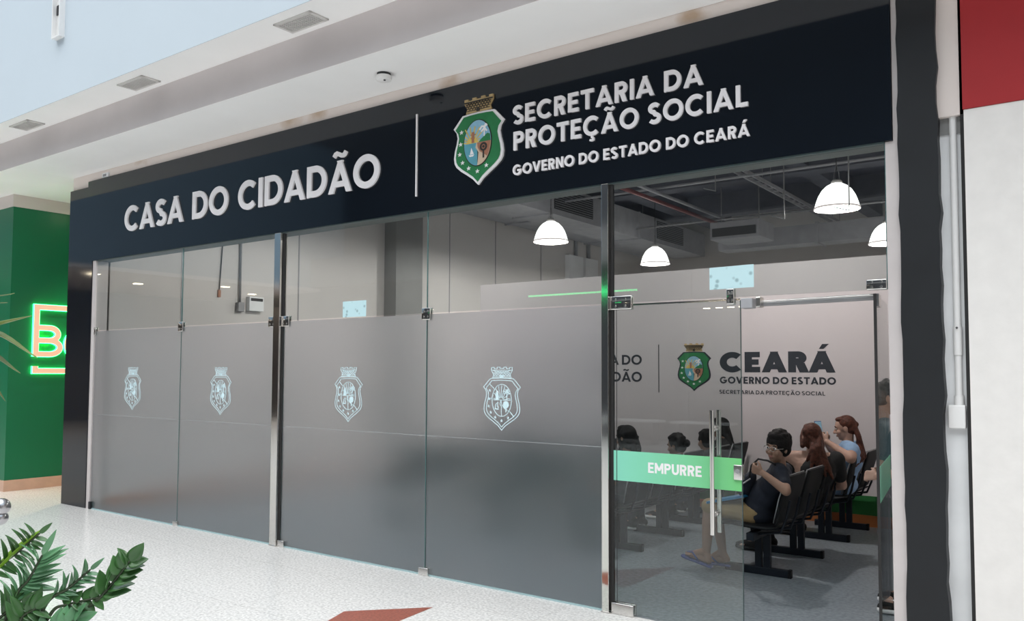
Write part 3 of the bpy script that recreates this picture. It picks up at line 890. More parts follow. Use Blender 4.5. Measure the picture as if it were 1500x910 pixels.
# second leaf, swung wide open into the shop
ang = R(98)
d2 = bpy.data.objects.new('door_2', None)
HX, HY = -1.108, FY
def leaf_box(a0, a1, t0, t1, z0, z1, name, m, parent):
    mb = MB()
    c, s = math.cos(ang), math.sin(ang)
    mb.box(a0, a1, t0, t1, z0, z1)
    mb.v = [Vector((HX + v.x * c - v.y * s, HY + v.x * s + v.y * c, v.z)) for v in mb.v]
    return mb.build(name, m, parent)
d2 = struct(leaf_box(0.0, 0.86, -0.005, 0.005, 0.014, 2.07, 'door_2', M_glass, None), 'glass door leaf swung open at the right jamb')
leaf_box(-0.010, -0.0005, -0.008, 0.008, 0.014, 2.07, 'gasket', M_crack, d2)
leaf_box(0.02, 0.85, -0.0068, -0.0053, 0.889, 1.090, 'sticker', M_stick2, d2)
leaf_box(0.0, 0.15, -0.02, -0.0055, 2.0, 2.07, 'hinge_clamp', M_steel, d2)

cl = thing('door_closer', 'steel closer bar with two boxes along the top of the doorway', 'door closer', (-1.45, FY, 2.03))
MB().tube([(-1.79, FY + 0.02, 2.058), (-1.115, FY + 0.02, 2.066)], 0.006, 12).build('bar', M_steel, cl, smooth=True, auto=40)
MB().tube([(-1.79, FY + 0.05, 2.042), (-1.115, FY + 0.05, 2.05)], 0.013, 12).build('rail', M_conduit, cl, smooth=True, auto=40)
MB().bbox(-1.888, -1.815, FY - 0.02, FY + 0.05, 2.018, 2.080, 0.005).build('body', M_duct, cl)
MB().bbox(-1.795, -1.765, FY - 0.016, FY + 0.05, 2.022, 2.085, 0.005).build('bracket', M_steel, cl)

# papers taped to the glass
def paper(x0, x1, z0, z1, tilt, label):
    mb = MB()
    mb.prism([(x0, z0), (x1, z0 + tilt * 0.4), (x1, z1 + tilt), (x0, z1)], FY - 0.0062, FY - 0.0053)
    return tag(mb.build('paper_sheet', M_paper), label, 'paper', 'paper notices on the glass')
paper(-5.510, -5.217, 2.092, 2.232, 0.0, 'small pale blue paper notice on the glass above the third frosted pane')
paper(-2.096, -1.807, 2.146, 2.286, 0.004, 'pale blue paper notice on the glass above the doorway')

# ================================================================== CEILING FITTINGS
def vent_at(x, label, first=[None]):
    if first[0] is None:
        t = thing('ceiling_vent', label, 'vent', (x, 4.085, 4.33), 'air vents along the soffit')
        fr = MB()
        X0, X1, Y0, Y1 = x - 0.215, x + 0.215, 3.99, 4.18
        for b in ((X0, X1, Y0, Y0 + 0.022), (X0, X1, Y1 - 0.022, Y1), (X0, X0 + 0.022, Y0, Y1), (X1 - 0.022, X1, Y0, Y1)):
            fr.box(b[0], b[1], b[2], b[3], 4.318, 4.33)
        fr.build('frame', M_ventw, t)
        MB().box(X0 + 0.02, X1 - 0.02, Y0 + 0.02, Y1 - 0.02, 4.3285, 4.3298).build('backing', M_dark, t)
        sl = MB()
        for i in range(17):
            xx = X0 + 0.03 + i * (0.37 / 16)
            sl.box(xx - 0.003, xx + 0.003, Y0 + 0.02, Y1 - 0.02, 4.318, 4.327)
        for i in range(7):
            yy = Y0 + 0.032 + i * 0.021
            sl.box(X0 + 0.02, X1 - 0.02, yy - 0.003, yy + 0.003, 4.320, 4.327)
        sl.build('louver', M_ventw, t)
        first[0] = t
        return t
    return dup(first[0], (x, 4.085, 4.33), label)
vent_at(-5.06, 'white air vent in the soffit above the word CIDADÃO, largest of three')
vent_at(-7.395, 'middle one of three white air vents in the soffit')
vent_at(-9.685, 'smallest white air vent in the soffit, above the left end of the shop')

sd = thing('smoke_detector', 'round white smoke detector on the white gallery ceiling above the sign', 'smoke detector', (-4.69, 4.62, 3.95))
MB().lathe([(0, 4.0), (0.055, 4.0), (0.055, 3.978), (0.0, 3.978)], (-4.69, 4.62, 0), 28).build('base', M_dark, sd, smooth=True, auto=40)
MB().lathe([(0.062, 3.979), (0.066, 3.965), (0.060, 3.945), (0.035, 3.936), (0, 3.935)], (-4.69, 4.62, 0), 28).build('cover', M_pvc, sd, smooth=True, auto=40)
MB().lathe([(0.0, 3.930), (0.008, 3.931), (0.010, 3.937)], (-4.66, 4.60, 0), 12).build('indicator', M_dark, sd)

jb = thing('junction_box', 'small grey box on the plaster above the left end of the sign', 'electrical box', (-9.65, FY, 3.90))
MB().bbox(-9.72, -9.585, FY - 0.02, FY + 0.006, 3.905, 3.96, 0.004).build('cover', M_recess, jb)
MB().box(-9.69, -9.62, FY - 0.024, FY - 0.02, 3.918, 3.945).build('faceplate', M_conduit, jb)

sl = thing('cable_channel', 'short white channel hanging on the pale upper wall', 'cable channel', (-8.53, 3.885, 4.96))
m = MB().box(-8.61, -8.595, 3.83, 3.885, 4.97, 5.9).box(-8.465, -8.45, 3.83, 3.885, 4.97, 5.9).box(-8.61, -8.45, 3.83, 3.885, 4.955, 4.97)
m.build('trough', M_white, sl)
MB().box(-8.595, -8.465, 3.87, 3.884, 4.97, 5.9).build('back', M_white, sl)
MB().box(-8.585, -8.475, 3.862, 3.869, 5.2, 5.30).build('hole', M_dark, sl)

# conduit on the recess at the right
pp = thing('wall_conduit', 'white plastic conduit running down the recess into a square box', 'conduit', (-0.70, 5.0, 1.33))
MB().tube([(-0.700, 5.005, 1.44), (-0.700, 5.005, 3.99)], 0.019, 16).build('pipe', M_pvc, pp, smooth=True, auto=40)
MB().tube([(-0.700, 5.005, 1.72), (-0.700, 5.005, 1.87)], 0.0235, 16).build('coupling', M_pvc, pp, smooth=True, auto=40)
MB().tube([(-0.700, 5.005, 1.44), (-0.700, 5.005, 1.50)], 0.0245, 16).build('collar', M_pvc, pp, smooth=True, auto=40)
MB().bbox(-0.752, -0.668, 4.975, 5.035, 1.325, 1.45, 0.006, 3).build('outlet_box', M_pvc, pp, smooth=True, auto=40)
MB().tube([(-0.700, 4.985, 1.865), (-0.700, 4.972, 1.865)], 0.006, 10).build('screw', M_steel, pp)

# ================================================================== GREEN SHOP SIGN (letters on the side wall of the next shop)
GX = -12.05
gs_sign = thing('shop_sign', 'salmon letters with a glowing green edge on the green wall', 'sign', (GX, 5.5, 1.55))
def on_green(shapes, mat_, x0, x1, name, parent):
    mb = MB()
    for k, sh in enumerate(shapes):
        o = 0.0004 * k
        if sh[0] == 'p': mb.prism(sh[1], x0 - o, x1)
        else: mb.strip(sh[1], sh[2], x0 - o, x1, closed=(sh[0] == 'c'))
    # (u, depth, v) -> (x, y, z): depth is measured out of the wall
    mb.v = [Vector((GX - v.y, v.x, v.z)) for v in mb.v]
    return mb.build(name, mat_, parent)
def bo(t):
    f = [('s', [(5.275, 1.806), (5.275, 2.49), (6.75, 2.49)], t)]
    b = [('s', [(5.30, 2.205)] + arc(5.45, 2.118, 0.115, 0.087, 90, -90, 14) + [(5.30, 2.031)], t),
         ('s', [(5.30, 2.031)] + arc(5.455, 1.936, 0.14, 0.095, 90, -90, 14) + [(5.30, 1.841)], t)]
    o = [('c', arc(5.86, 1.985, 0.17, 0.185, 0, 348, 29), t)]
    u = [('s', [(5.275, 1.675), (5.275, 1.61), (6.75, 1.61)], t)]
    return f, b, o, u
for t, m_, d0, d1_, suf in ((0.070, M_pink, -0.047, -0.0405, 'letter'), (0.083, M_halo, -0.040, -0.008, 'glow_edge')):
    f, b, o, u = bo(t)
    on_green(f + b, m_, d0, d1_, suf, gs_sign)
    on_green(o, m_, d0, d1_, suf, gs_sign)
    on_green(u, m_, d0, d1_, 'underline' if suf == 'letter' else suf, gs_sign)

# warm downlights over the corridor
dls = []
for k, (x, y) in enumerate(((-11.3, 5.9), (-11.3, 8.3))):
    t = thing('downlight', ['round warm downlight over the corridor beside the green wall', 'round warm downlight deeper in the corridor beside the green wall'][k], 'ceiling light', (x, y, 3.98), 'warm corridor downlights')
    MB().lathe([(0.11, 4.0), (0.11, 3.985), (0.085, 3.983), (0.085, 3.995)], (x, y, 0), 28).build('trim_ring', M_pvc, t, smooth=True, auto=40)
    MB().lathe([(0.085, 3.992), (0, 3.992)], (x, y, 0), 28).build('diffuser', M_down, t)
    ld = bpy.data.lights.new('downlight_lamp', 'SPOT'); ld.energy = 200; ld.color = (1, 0.62, 0.36); ld.spot_size = R(82); ld.spot_blend = 0.8; ld.shadow_soft_size = 0.08
    lo = bpy.data.objects.new('downlight_lamp', ld); COL.objects.link(lo); lo.parent = t; lo.location = (0, 0, -0.02)
# downlights of the far gallery, seen as small reflections in the upper panes
for k in range(6):
    y = -7.2 + 2.0 * k
    x = -23.5 + (k % 2) * 1.4
    t = thing('gallery_downlight', 'small warm downlight in the far gallery, one of a scattered row', 'ceiling light', (x, y, 4.2), 'far gallery downlights')
    MB().lathe([(0.13, 4.2), (0.13, 4.185), (0.0, 4.185)], (x, y, 0), 20).build('diffuser', M_down, t)
    ld = bpy.data.lights.new('gallery_lamp', 'SPOT'); ld.energy = 120; ld.color = (1, 0.8, 0.6); ld.spot_size = R(140); ld.shadow_soft_size = 0.1
    lo = bpy.data.objects.new('gallery_lamp', ld); COL.objects.link(lo); lo.parent = t; lo.location = (0, 0, -0.05)
# shop sign across the mall whose green line mirrors in the glass
os_ = thing('opposite_sign', 'dark sign band with a thin green light line across the mall', 'sign', (-11, -8, 3.2))
MB().box(-14.0, -8.0, -8.0, -7.93, 2.9, 3.95).build('panel', M_oppdark, os_)
MB().box(-12.6, -9.4, -7.93, -7.88, 3.60, 3.64).build('light_line', M_halo, os_)

cn = thing('canopy', 'low dark canopy with small warm lights across the mall, mirrored in the door glass', 'canopy', (-6.5, -7.6, 3.06))
MB().box(-7.9, -5.0, -8.0, -7.2, 3.06, 3.2).build('roof_panel', M_oppmid, cn)
for x in (-7.85, -5.1):
    MB().box(x, x + 0.06, -7.3, -7.24, 0, 3.06).build('post', M_oppmid, cn)
for x in (-7.42, -7.12, -6.85, -6.6):
    MB().lathe([(0.075, 3.06), (0.075, 3.045), (0.0, 3.045)], (x, -7.45, 0), 16).build('spotlight', M_down, cn)
for k, (x0, x1) in enumerate(((-10.2, -8.28), (-8.0, -6.6))):
    t = thing('ledge_bench', ['white backless bench across the mall, mirrored left of the door handle', 'shorter white backless bench across the mall, mirrored behind the door handle'][k], 'bench', ((x0 + x1) / 2, -7.0, 0), 'white benches across the mall')
    MB().bbox(x0, x1, -7.15, -6.75, 0.50, 0.55, 0.01).build('seat', M_pvc, t)
    for x in (x0 + 0.15, x1 - 0.2):
        MB().bbox(x, x + 0.05, -7.1, -6.8, 0, 0.50, 0.005).build('leg', M_oppmid, t)

# ================================================================== INTERIOR FITTINGS
def pendant(label):
    x, y, z = -2.90, 11.02, 3.74
    t = thing('pendant_lamp', label, 'lamp', (x, y, z), 'bell pendant lamps inside the shop')
    prof = [(r * 1.2, h * 1.2) for r, h in ((0.232, 0.0), (0.228, 0.03), (0.212, 0.085), (0.19, 0.145), (0.155, 0.205), (0.11, 0.25), (0.06, 0.278), (0.04, 0.283))]
    inn = [(r - 0.006, h) for r, h in reversed(prof)]
    MB().lathe([(r, z + h) for r, h in prof + inn] + [(0.278, z)], (x, y, 0), 40).build('lamp_shade', M_lampglass, t, smooth=True, auto=60)
    MB().lathe([(0.284, z - 0.004), (0.289, z + 0.006), (0.283, z + 0.024), (0.276, z + 0.022)], (x, y, 0), 40).build('rim', M_lamprim, t, smooth=True)
    MB().lathe([(0.0, z + 0.385), (0.05, z + 0.382), (0.07, z + 0.36), (0.07, z + 0.33)], (x, y, 0), 24).build('cap', M_ventw, t, smooth=True, auto=40)
    MB().ell((x, y, z + 0.13), (0.05, 0.05, 0.075)).build('bulb', M_bulb, t, smooth=True)
    c = MB().tube([(x, y, z + 0.38), (x, y, 5.4)], 0.006, 8)
    c.build('cord', M_dark, t)
    h = MB()
    for s in (-1, 1):
        h.tube([(x + s * 0.035, y, z + 0.38), (x + s * 0.03, y, z + 0.47), (x, y, z + 0.60)], 0.004, 6)
    h.build('hanger', M_conduit, t)
    ld = bpy.data.lights.new('pendant_glow', 'POINT'); ld.energy = LAMP_W; ld.color = (1, 0.95, 0.91); ld.shadow_soft_size = 0.05
    lo = bpy.data.objects.new('pendant_glow', ld); COL.objects.link(lo); lo.parent = t; lo.location = (0, 0, 0.03)
    return t
L3 = pendant('largest glowing bell pendant lamp, over the open doorway')
dup(L3, (-7.44, 11.15, 3.74), 'glowing bell pendant lamp left of the steel door post')
dup(L3, (-7.30, 14.62, 3.74), 'smallest whole bell pendant lamp, just right of the steel door post')
dup(L3, (-3.02, 14.45, 3.74), 'bell pendant lamp half hidden behind the right jamb')
dup(L3, (-2.95, 7.45, 3.74), 'unseen bell pendant lamp added near the door to brighten the partition and waiting people')  # unseen lamp, added because the waiting area came out too dark
dup(L3, (-7.40, 7.45, 3.74), 'bell pendant lamp behind the frosted panes, near the side wall')

dt = thing('air_duct', 'grey rectangular air duct with dark side grilles under the interior ceiling', 'duct', (-8.4, 12, 4.4))
MB().box(-8.75, -7.97, 5.4, 18.6, 4.40, 4.94).build('casing', M_duct, dt)
for y in (8.0, 12.05, 16.05):
    fr = MB().box(-7.97, -7.95, y, y + 1.3, 4.50, 4.88).build('side_grille', M_dark, dt)
    g = MB()
    for k in range(9):
        g.box(-7.95, -7.942, y, y + 1.3, 4.515 + k * 0.041, 4.525 + k * 0.041)
    g.build('louver', M_conduit, fr)
fl = MB()
for y in (6.6, 8.9, 11.9, 15.2):
    fl.box(-8.78, -7.94, y, y + 0.05, 4.37, 4.945)
fl.build('flange', M_duct, dt)
hg = MB()
for y in (7, 9.5, 12.5, 15.5):
    for x in (-8.7, -8.02):
        hg.tube([(x, y, 4.94), (x, y, 5.4)], 0.006, 6)
hg.build('hanger_rod', M_conduit, dt)

lp = thing('lower_duct', 'second grey duct along the pale interior side wall', 'duct', (-9.3, 12, 4.6))
MB().box(-9.75, -9.1, 10.6, 18.6, 4.55, 4.93).build('casing', M_duct, lp)
MB().box(-9.78, -9.07, 13.0, 13.05, 4.52, 4.945).box(-9.78, -9.07, 16.0, 16.05, 4.52, 4.945).build('flange', M_duct, lp)

tag(MB().tube([(-6.25, 5.3, 4.52), (-6.25, 18.9, 4.52)], 0.035, 12).build('sprinkler_pipe', M_pipe_red, smooth=True), 'dark red sprinkler pipe running into the shop under the ceiling', 'pipe')
tag(MB().tube([(-6.12, 5.3, 4.60), (-6.12, 18.9, 4.60)], 0.03, 12).build('water_pipe', M_duct, smooth=True), 'grey pipe running beside the red sprinkler pipe', 'pipe')
def tray(x, z, y0, y1, w, label, m_):
    t = thing('cable_ladder', label, 'cable tray', (x, (y0 + y1) / 2, z), None)
    for s in (0, 1):
        MB().box(x + s * w - 0.012, x + s * w + 0.012, y0, y1, z, z + 0.06).build('side_rail', m_, t)
    g = MB()
    yy = y0 + 0.1
    while yy < y1:
        g.box(x, x + w, yy, yy + 0.02, z + 0.01, z + 0.03); yy += 0.3
    g.build('rung', m_, t)
    h = MB()
    for yy in (y0 + 0.8, (y0 + y1) / 2, y1 - 0.8):
        for s in (0, 1):
            h.tube([(x + s * w, yy, z + 0.05), (x + s * w, yy, 5.4)], 0.006, 6)
    h.build('hanger_rod', M_conduit, t)
tray(-1.95, 4.08, 6.2, 12.5, 0.28, 'pale cable ladder beside the largest lamp, close to the right wall', M_ventw)
tray(-4.75, 4.72, 8.5, 18.5, 0.14, 'grey cable tray along the middle of the dark ceiling', M_duct)
for k, (y, z, m_) in enumerate(((7.2, 4.45, M_ventw), (9.6, 4.62, M_conduit), (12.3, 4.66, M_duct), (15.0, 4.55, M_conduit))):
    tag(MB().tube([(-7.9 if z < 5 else -9.6, y, z), (-0.9, y, z)], 0.022, 10).build('ceiling_conduit', m_, smooth=True),
        ['white conduit crossing the dark ceiling nearest the door', 'thin grey conduit crossing above the largest lamp', 'pale conduit crossing the dark ceiling behind the largest lamp', 'grey conduit crossing deepest in the dark ceiling'][k], 'conduit', 'conduits across the ceiling')
hd = thing('hanging_rod', 'thin grey rods hanging from the dark ceiling', 'rod', (-3.5, 12, 4.2))
hd.name = 'rod_hanger'
bpy.data.objects.remove(hd)
for k, (x, y, z) in enumerate(((-4.05, 9.8, 3.9), (-3.35, 10.3, 3.55), (-2.22, 8.9, 3.3))):
    t = thing('hanger_rod', ['thin rod with a small bent foot hanging above the paper notice', 'thin rod hanging between the paper notice and the largest lamp', 'long thin rod hanging right of the largest lamp'][k], 'rod', (x, y, z), 'thin rods hanging from the ceiling')
    MB().tube([(x, y, z), (x, y, 5.4)], 0.008, 8).build('rod_shaft', M_conduit, t)
    MB().tube([(x, y, z + 0.005), (x - 0.16, y, z + 0.06)], 0.008, 8).build('rod_foot', M_conduit, t)
ac = thing('ceiling_unit', 'boxy pale air unit hanging at the back above the partition', 'air conditioner', (-5.2, 14.2, 3.9))
MB().bbox(-5.9, -5.0, 14.0, 14.8, 4.0, 4.32, 0.02).build('casing', M_duct, ac)
MB().box(-5.85, -5.05, 13.985, 14.0, 4.05, 4.2).build('grille', M_dark, ac)
MB().tube([(-5.8, 14.3, 4.3), (-5.8, 14.3, 5.4)], 0.01, 6).tube([(-5.1, 14.3, 4.3), (-5.1, 14.3, 5.4)], 0.01, 6).build('hanger_rod', M_conduit, ac)
s2 = thing('branch_duct', 'long grey duct crossing the shop high above the partition', 'duct', (-3.5, 15.5, 4.2))
MB().box(-6.4, -0.95, 15.6, 16.1, 4.05, 4.4).build('casing', M_duct, s2)
MB().box(-4.5, -4.45, 15.57, 16.13, 4.02, 4.43).box(-2.5, -2.45, 15.57, 16.13, 4.02, 4.43).build('flange', M_duct, s2)

# wall conduits with boxes on the side wall
cw = thing('socket_conduit', 'grey conduit running down the side wall to two small boxes', 'conduit', (-9.86, 6.98, 2.45))
MB().tube([(-9.845, 6.98, 2.55), (-9.845, 6.98, 5.39)], 0.016, 10).build('pipe', M_conduit, cw, smooth=True)
MB().bbox(-9.869, -9.80, 6.93, 7.03, 2.44, 2.57, 0.006).build('switch_box', M_conduit, cw)
MB().bbox(-9.869, -9.79, 7.10, 7.34, 2.46, 2.66, 0.006).build('junction_housing', M_recess, cw)
MB().box(-9.79, -9.786, 7.12, 7.32, 2.60, 2.64).build('terminal_strip', M_dark, cw)
cw = thing('wire_drop', 'thin dark wire hanging down the side wall left of the conduit', 'wire', (-9.86, 6.68, 2.65))
MB().tube([(-9.855, 6.72, 5.39), (-9.855, 6.70, 3.4), (-9.855, 6.66, 2.72)], 0.007, 8).build('wire_run', M_dark, cw)
MB().bbox(-9.869, -9.845, 6.64, 6.68, 2.62, 2.72, 0.004).build('plug', M_earth, cw)
cw = thing('socket_conduit', 'pair of grey conduits ending in square boxes beside the first lamp', 'conduit', (-9.86, 15.9, 3.75))
for y in (15.75, 16.3):
    MB().tube([(-9.83, y, 4.2), (-9.83, y, 5.39)], 0.045, 10).build('pipe', M_conduit, cw, smooth=True)
MB().bbox(-9.869, -9.75, 15.35, 15.95, 3.62, 4.22, 0.01).build('box_cover', M_recess, cw)
MB().bbox(-9.869, -9.75, 16.05, 16.6, 3.62, 4.22, 0.01).build('box_cover', M_recess, cw)
cw = thing('wall_pipe', 'slim grey pipe on the side wall right of the middle post', 'pipe', (-9.85, 8.2, 0.1))
MB().tube([(-9.84, 7.72, 0.1), (-9.84, 7.72, 5.39)], 0.018, 10).build('pipe', M_conduit, cw, smooth=True)
MB().tube([(-9.84, 7.72, 3.2), (-9.84, 7.72, 3.28)], 0.025, 10).build('coupling', M_conduit, cw, smooth=True)


# ================================================================== WAITING BENCHES
def bench(y_feet, seat_ys, x_seat, label):
    """row of seats whose sitters face -x; the beam runs along y"""
    x = x_seat
    t = thing('waiting_bench', label, 'bench', (x, sum(seat_ys) / len(seat_ys), 0), 'black waiting room benches')
    y0, y1 = min(seat_ys) - 0.24, max(seat_ys) + 0.24
    MB().bbox(x - 0.03, x + 0.03, y0, y1, 0.32, 0.38, 0.004).build('beam', M_benchleg, t)
    for y in y_feet:
        m = MB()
        m.bbox(x - 0.075, x - 0.02, y - 0.02, y + 0.02, 0.05, 0.335, 0.004)
        m.bbox(x - 0.005, x + 0.05, y - 0.02, y + 0.02, 0.05, 0.335, 0.004)
        m.bbox(x - 0.33, x + 0.215, y - 0.022, y + 0.022, 0.0, 0.062, 0.006)
        m.build('leg', M_benchleg, t)
        MB().bbox(x + 0.19, x + 0.216, y - 0.024, y + 0.024, -0.0, 0.066, 0.004).build('foot_cap', M_bench, t)
    for y in seat_ys:
        # seat shell: a padded slab that turns up at the front edge
        prof = [(-0.27, 0.405), (-0.25, 0.435), (-0.15, 0.440), (0.0, 0.428), (0.13, 0.425), (0.20, 0.44)]
        grid(prof, y, 0.235, 0.035, x).build('seat', M_bench, t, smooth=True, auto=50)
        prof = [(0.19, 0.46), (0.215, 0.55), (0.245, 0.66), (0.275, 0.76), (0.295, 0.83)]
        b = grid(prof, y, 0.225, 0.03, x).build('backrest', M_bench, t, smooth=True, auto=50)
        for s in (-0.12, 0.12):
            MB().tube([(x + 0.03, y + s, 0.36), (x + 0.20, y + s, 0.39), (x + 0.245, y + s, 0.50), (x + 0.275, y + s, 0.64)], 0.011, 8).build('bracket', M_benchleg, t, smooth=True, auto=50)
        MB().tube([(x + prof[0][0] - 0.018, y - 0.2, 0.47), (x + 0.225, y - 0.225, 0.66), (x + 0.28, y - 0.215, 0.835), (x + 0.28, y + 0.215, 0.835), (x + 0.225, y + 0.225, 0.66)], 0.006, 6).build('piping', M_conduit, b, smooth=True)
    return t


def grid(prof, y, hw, th, x):
    """cushion swept along a profile in x-z, half width hw in y with rounded edges"""
    m = MB()
    n = len(prof)
    ys = [-1, -0.96, -0.8, -0.4, 0, 0.4, 0.8, 0.96, 1]
    top = []; bot = []
    for i, (px, pz) in enumerate(prof):
        a = prof[max(0, i - 1)]; b = prof[min(n - 1, i + 1)]
        d = Vector((b[0] - a[0], b[1] - a[1])).normalized(); nn = Vector((-d.y, d.x))
        e = 0.35 if i in (0, n - 1) else 1.0
        for k in ys:
            f = e * (0.15 if abs(k) == 1 else (0.7 if abs(k) > 0.9 else 1))
            top.append((x + px + nn.x * th / 2 * f, y + k * hw, pz + nn.y * th / 2 * f))
            bot.append((x + px - nn.x * th / 2 * f, y + k * hw, pz - nn.y * th / 2 * f))
    K = len(ys)
    fs = []
    N = n * K
    for i in range(n - 1):
        for k in range(K - 1):
            a = i * K + k
            fs.append((a, a + 1, a + K + 1, a + K)); fs.append((N + a + K, N + a + K + 1, N + a + 1, N + a))
    for i in range(n - 1):
        a = i * K; fs.append((a, a + K, N + a + K, N + a))
        a = i * K + K - 1; fs.append((a + K, a, N + a, N + a + K))
    for k in range(K - 1):
        fs.append((k + 1, k, N + k, N + k + 1)); a = (n - 1) * K + k; fs.append((a, a + 1, N + a + 1, N + a))
    return m.add(top + bot, fs)


XS = -2.345
bench((6.615, 7.489), (6.53, 7.05, 7.57), XS, 'black waiting bench of three seats nearest the open door')
bench((8.348, 9.10), (8.45, 8.99), XS, 'black waiting bench of two seats at the pale partition, under the woman with the phone')
for k_, xx_ in enumerate((-5.13, -6.52)):
    bench((6.777, 7.639), (6.70, 7.22, 7.74), xx_, ['black waiting bench of three seats dimly showing behind the fourth frosted pane', 'black waiting bench of three seats dimly showing behind the third frosted pane'][k_])
    bench((8.40, 9.08), (8.47, 9.00), xx_, ['black waiting bench of two seats behind the fourth frosted pane, at the partition', 'black waiting bench of two seats behind the third frosted pane, at the partition'][k_])
X2 = XS - 1.39
bench((6.777, 7.639), (6.70, 7.22, 7.74), X2, 'black waiting bench of three seats behind the closed glass door')
bench((8.40, 9.08), (8.47, 9.00), X2, 'black waiting bench of two seats behind the door handle, at the partition')

# ================================================================== PEOPLE
M_skin = mat('skin_tan', (0.28, 0.16, 0.11), 0.55, var=0.05, scale=25)
M_skin_l = mat('skin_light', (0.44, 0.27, 0.205), 0.55, var=0.05, scale=25)
M_hair_b = mat('hair_black', (0.007, 0.006, 0.006), 0.7, var=0.4, scale=60, bump=0.5, spec=0.2)
M_hair_r = mat('hair_auburn', (0.075, 0.022, 0.012), 0.6, var=0.5, scale=50, bump=0.6, spec=0.3)
M_hair_g = mat('hair_grey', (0.07, 0.07, 0.07), 0.6, var=0.4, scale=60, bump=0.4)
M_navy = mat('navy_cotton', (0.008, 0.011, 0.022), 0.85, var=0.2, scale=14, bump=0.2)
M_black = mat('black_cotton', (0.006, 0.006, 0.007), 0.85, var=0.2, scale=14, bump=0.2)
M_blue = mat('light_blue_cotton', (0.26, 0.40, 0.60), 0.85, var=0.10, scale=14, bump=0.3)
M_teal = mat('dark_teal_cotton', (0.045, 0.085, 0.10), 0.85, var=0.1, scale=14, bump=0.2)
M_khaki = mat('khaki_cotton', (0.27, 0.185, 0.09), 0.85, var=0.1, scale=14, bump=0.2)
M_jean = mat('dark_denim', (0.02, 0.025, 0.04), 0.85, var=0.2, scale=20, bump=0.2)
M_grey = mat('grey_cotton', (0.10, 0.10, 0.11), 0.85, var=0.1, scale=14)
M_eye = mat('eye_white', (0.75, 0.73, 0.70), 0.2, var=0.01)
M_iris = mat('eye_dark', (0.02, 0.012, 0.008), 0.15)
M_lip = mat('lip', (0.30, 0.12, 0.10), 0.5)
M_flip = mat('blue_rubber', (0.035, 0.06, 0.22), 0.6, var=0.2, scale=30)
M_folder = mat('blue_folder', (0.02, 0.17, 0.34), 0.35, var=0.05)
M_sole = mat('shoe_sole', (0.75, 0.75, 0.75), 0.6)
M_strap = mat('bag_black', (0.008, 0.008, 0.010), 0.6)


def frame(fwd, up=Vector((0, 0, 1))):
    f = Vector(fwd).normalized()
    l = Vector(up).cross(f).normalized()
    u = f.cross(l).normalized()
    return f, l, u


def fmat(f, l, u):
    return Matrix((f, l, u)).transposed()


class Blob:
    """limbs and masses fused into one continuous skin"""
    def __init__(s): s.m = MB()

    def cap(s, a, b, ra, rb, n=14):
        a = Vector(a); b = Vector(b)
        d = b - a
        k = max(2, int(d.length / (0.5 * max(ra, rb, 0.004))) + 1)
        k = min(k, 24)
        pts = [a + d * (i / k) for i in range(k + 1)]
        rs = [ra + (rb - ra) * (i / k) for i in range(k + 1)]
        s.m.tube(pts, rs, n)
        s.m.ell(a, (ra, ra, ra), None, n, 8); s.m.ell(b, (rb, rb, rb), None, n, 8)
        return s

    def path(s, pts, rs):
        for i in range(len(pts) - 1): s.cap(pts[i], pts[i + 1], rs[i], rs[i + 1])
        return s

    def ell(s, c, r, M=None):
        s.m.ell(c, r, M, 20, 12); return s

    def build(s, name, material, parent, voxel=0.007, smooth=3):
        off = wloc(parent)
        me = bpy.data.meshes.new('tmp')
        me.from_pydata([v - off for v in s.m.v], [], s.m.f)
        o = bpy.data.objects.new('tmp', me); COL.objects.link(o)
        r = o.modifiers.new('r', 'REMESH'); r.mode = 'VOXEL'; r.voxel_size = voxel
        if smooth:
            sm = o.modifiers.new('s', 'SMOOTH'); sm.factor = 0.5; sm.iterations = smooth
        dg = bpy.context.evaluated_depsgraph_get()
        nm = bpy.data.meshes.new_from_object(o.evaluated_get(dg))
        bpy.data.objects.remove(o); bpy.data.meshes.remove(me)
        nm.name = name
        nm.materials.clear(); nm.materials.append(material)
        nm.polygons.foreach_set('use_smooth', [True] * len(nm.polygons))
        ob = bpy.data.objects.new(name, nm); COL.objects.link(ob)
        ob.parent = parent
        return ob


def add_head(B, c, f, l, u, s=1.0, neck=None):
    P = lambda a, b, d: c + (f * a + l * b + u * d) * s
    M = fmat(f, l, u)
    E = lambda p, r: B.ell(P(*p), tuple(q * s for q in r), M)
    E((0, 0, 0.025), (0.094, 0.074, 0.096))
    E((0.022, 0, -0.045), (0.066, 0.058, 0.068))
    E((0.052, 0, -0.092), (0.026, 0.030, 0.020))
    B.cap(P(0.090, 0, 0.008), P(0.108, 0, -0.030), 0.008 * s, 0.014 * s)
    E((0.098, 0.013, -0.034), (0.011, 0.009, 0.008)); E((0.098, -0.013, -0.034), (0.011, 0.009, 0.008))
    B.cap(P(0.081, -0.038, 0.026), P(0.081, 0.038, 0.026), 0.012 * s, 0.012 * s)
    for k in (-1, 1):
        E((0.058, 0.042 * k, -0.030), (0.028, 0.024, 0.026))
        E((-0.008, 0.077 * k, -0.004), (0.018, 0.011, 0.031))
    B.cap(P(0.081, -0.017, -0.064), P(0.081, 0.017, -0.064), 0.010 * s, 0.010 * s)
    if neck is not None:
        B.cap(P(-0.022, 0, -0.06), neck, 0.052 * s, 0.056 * s)


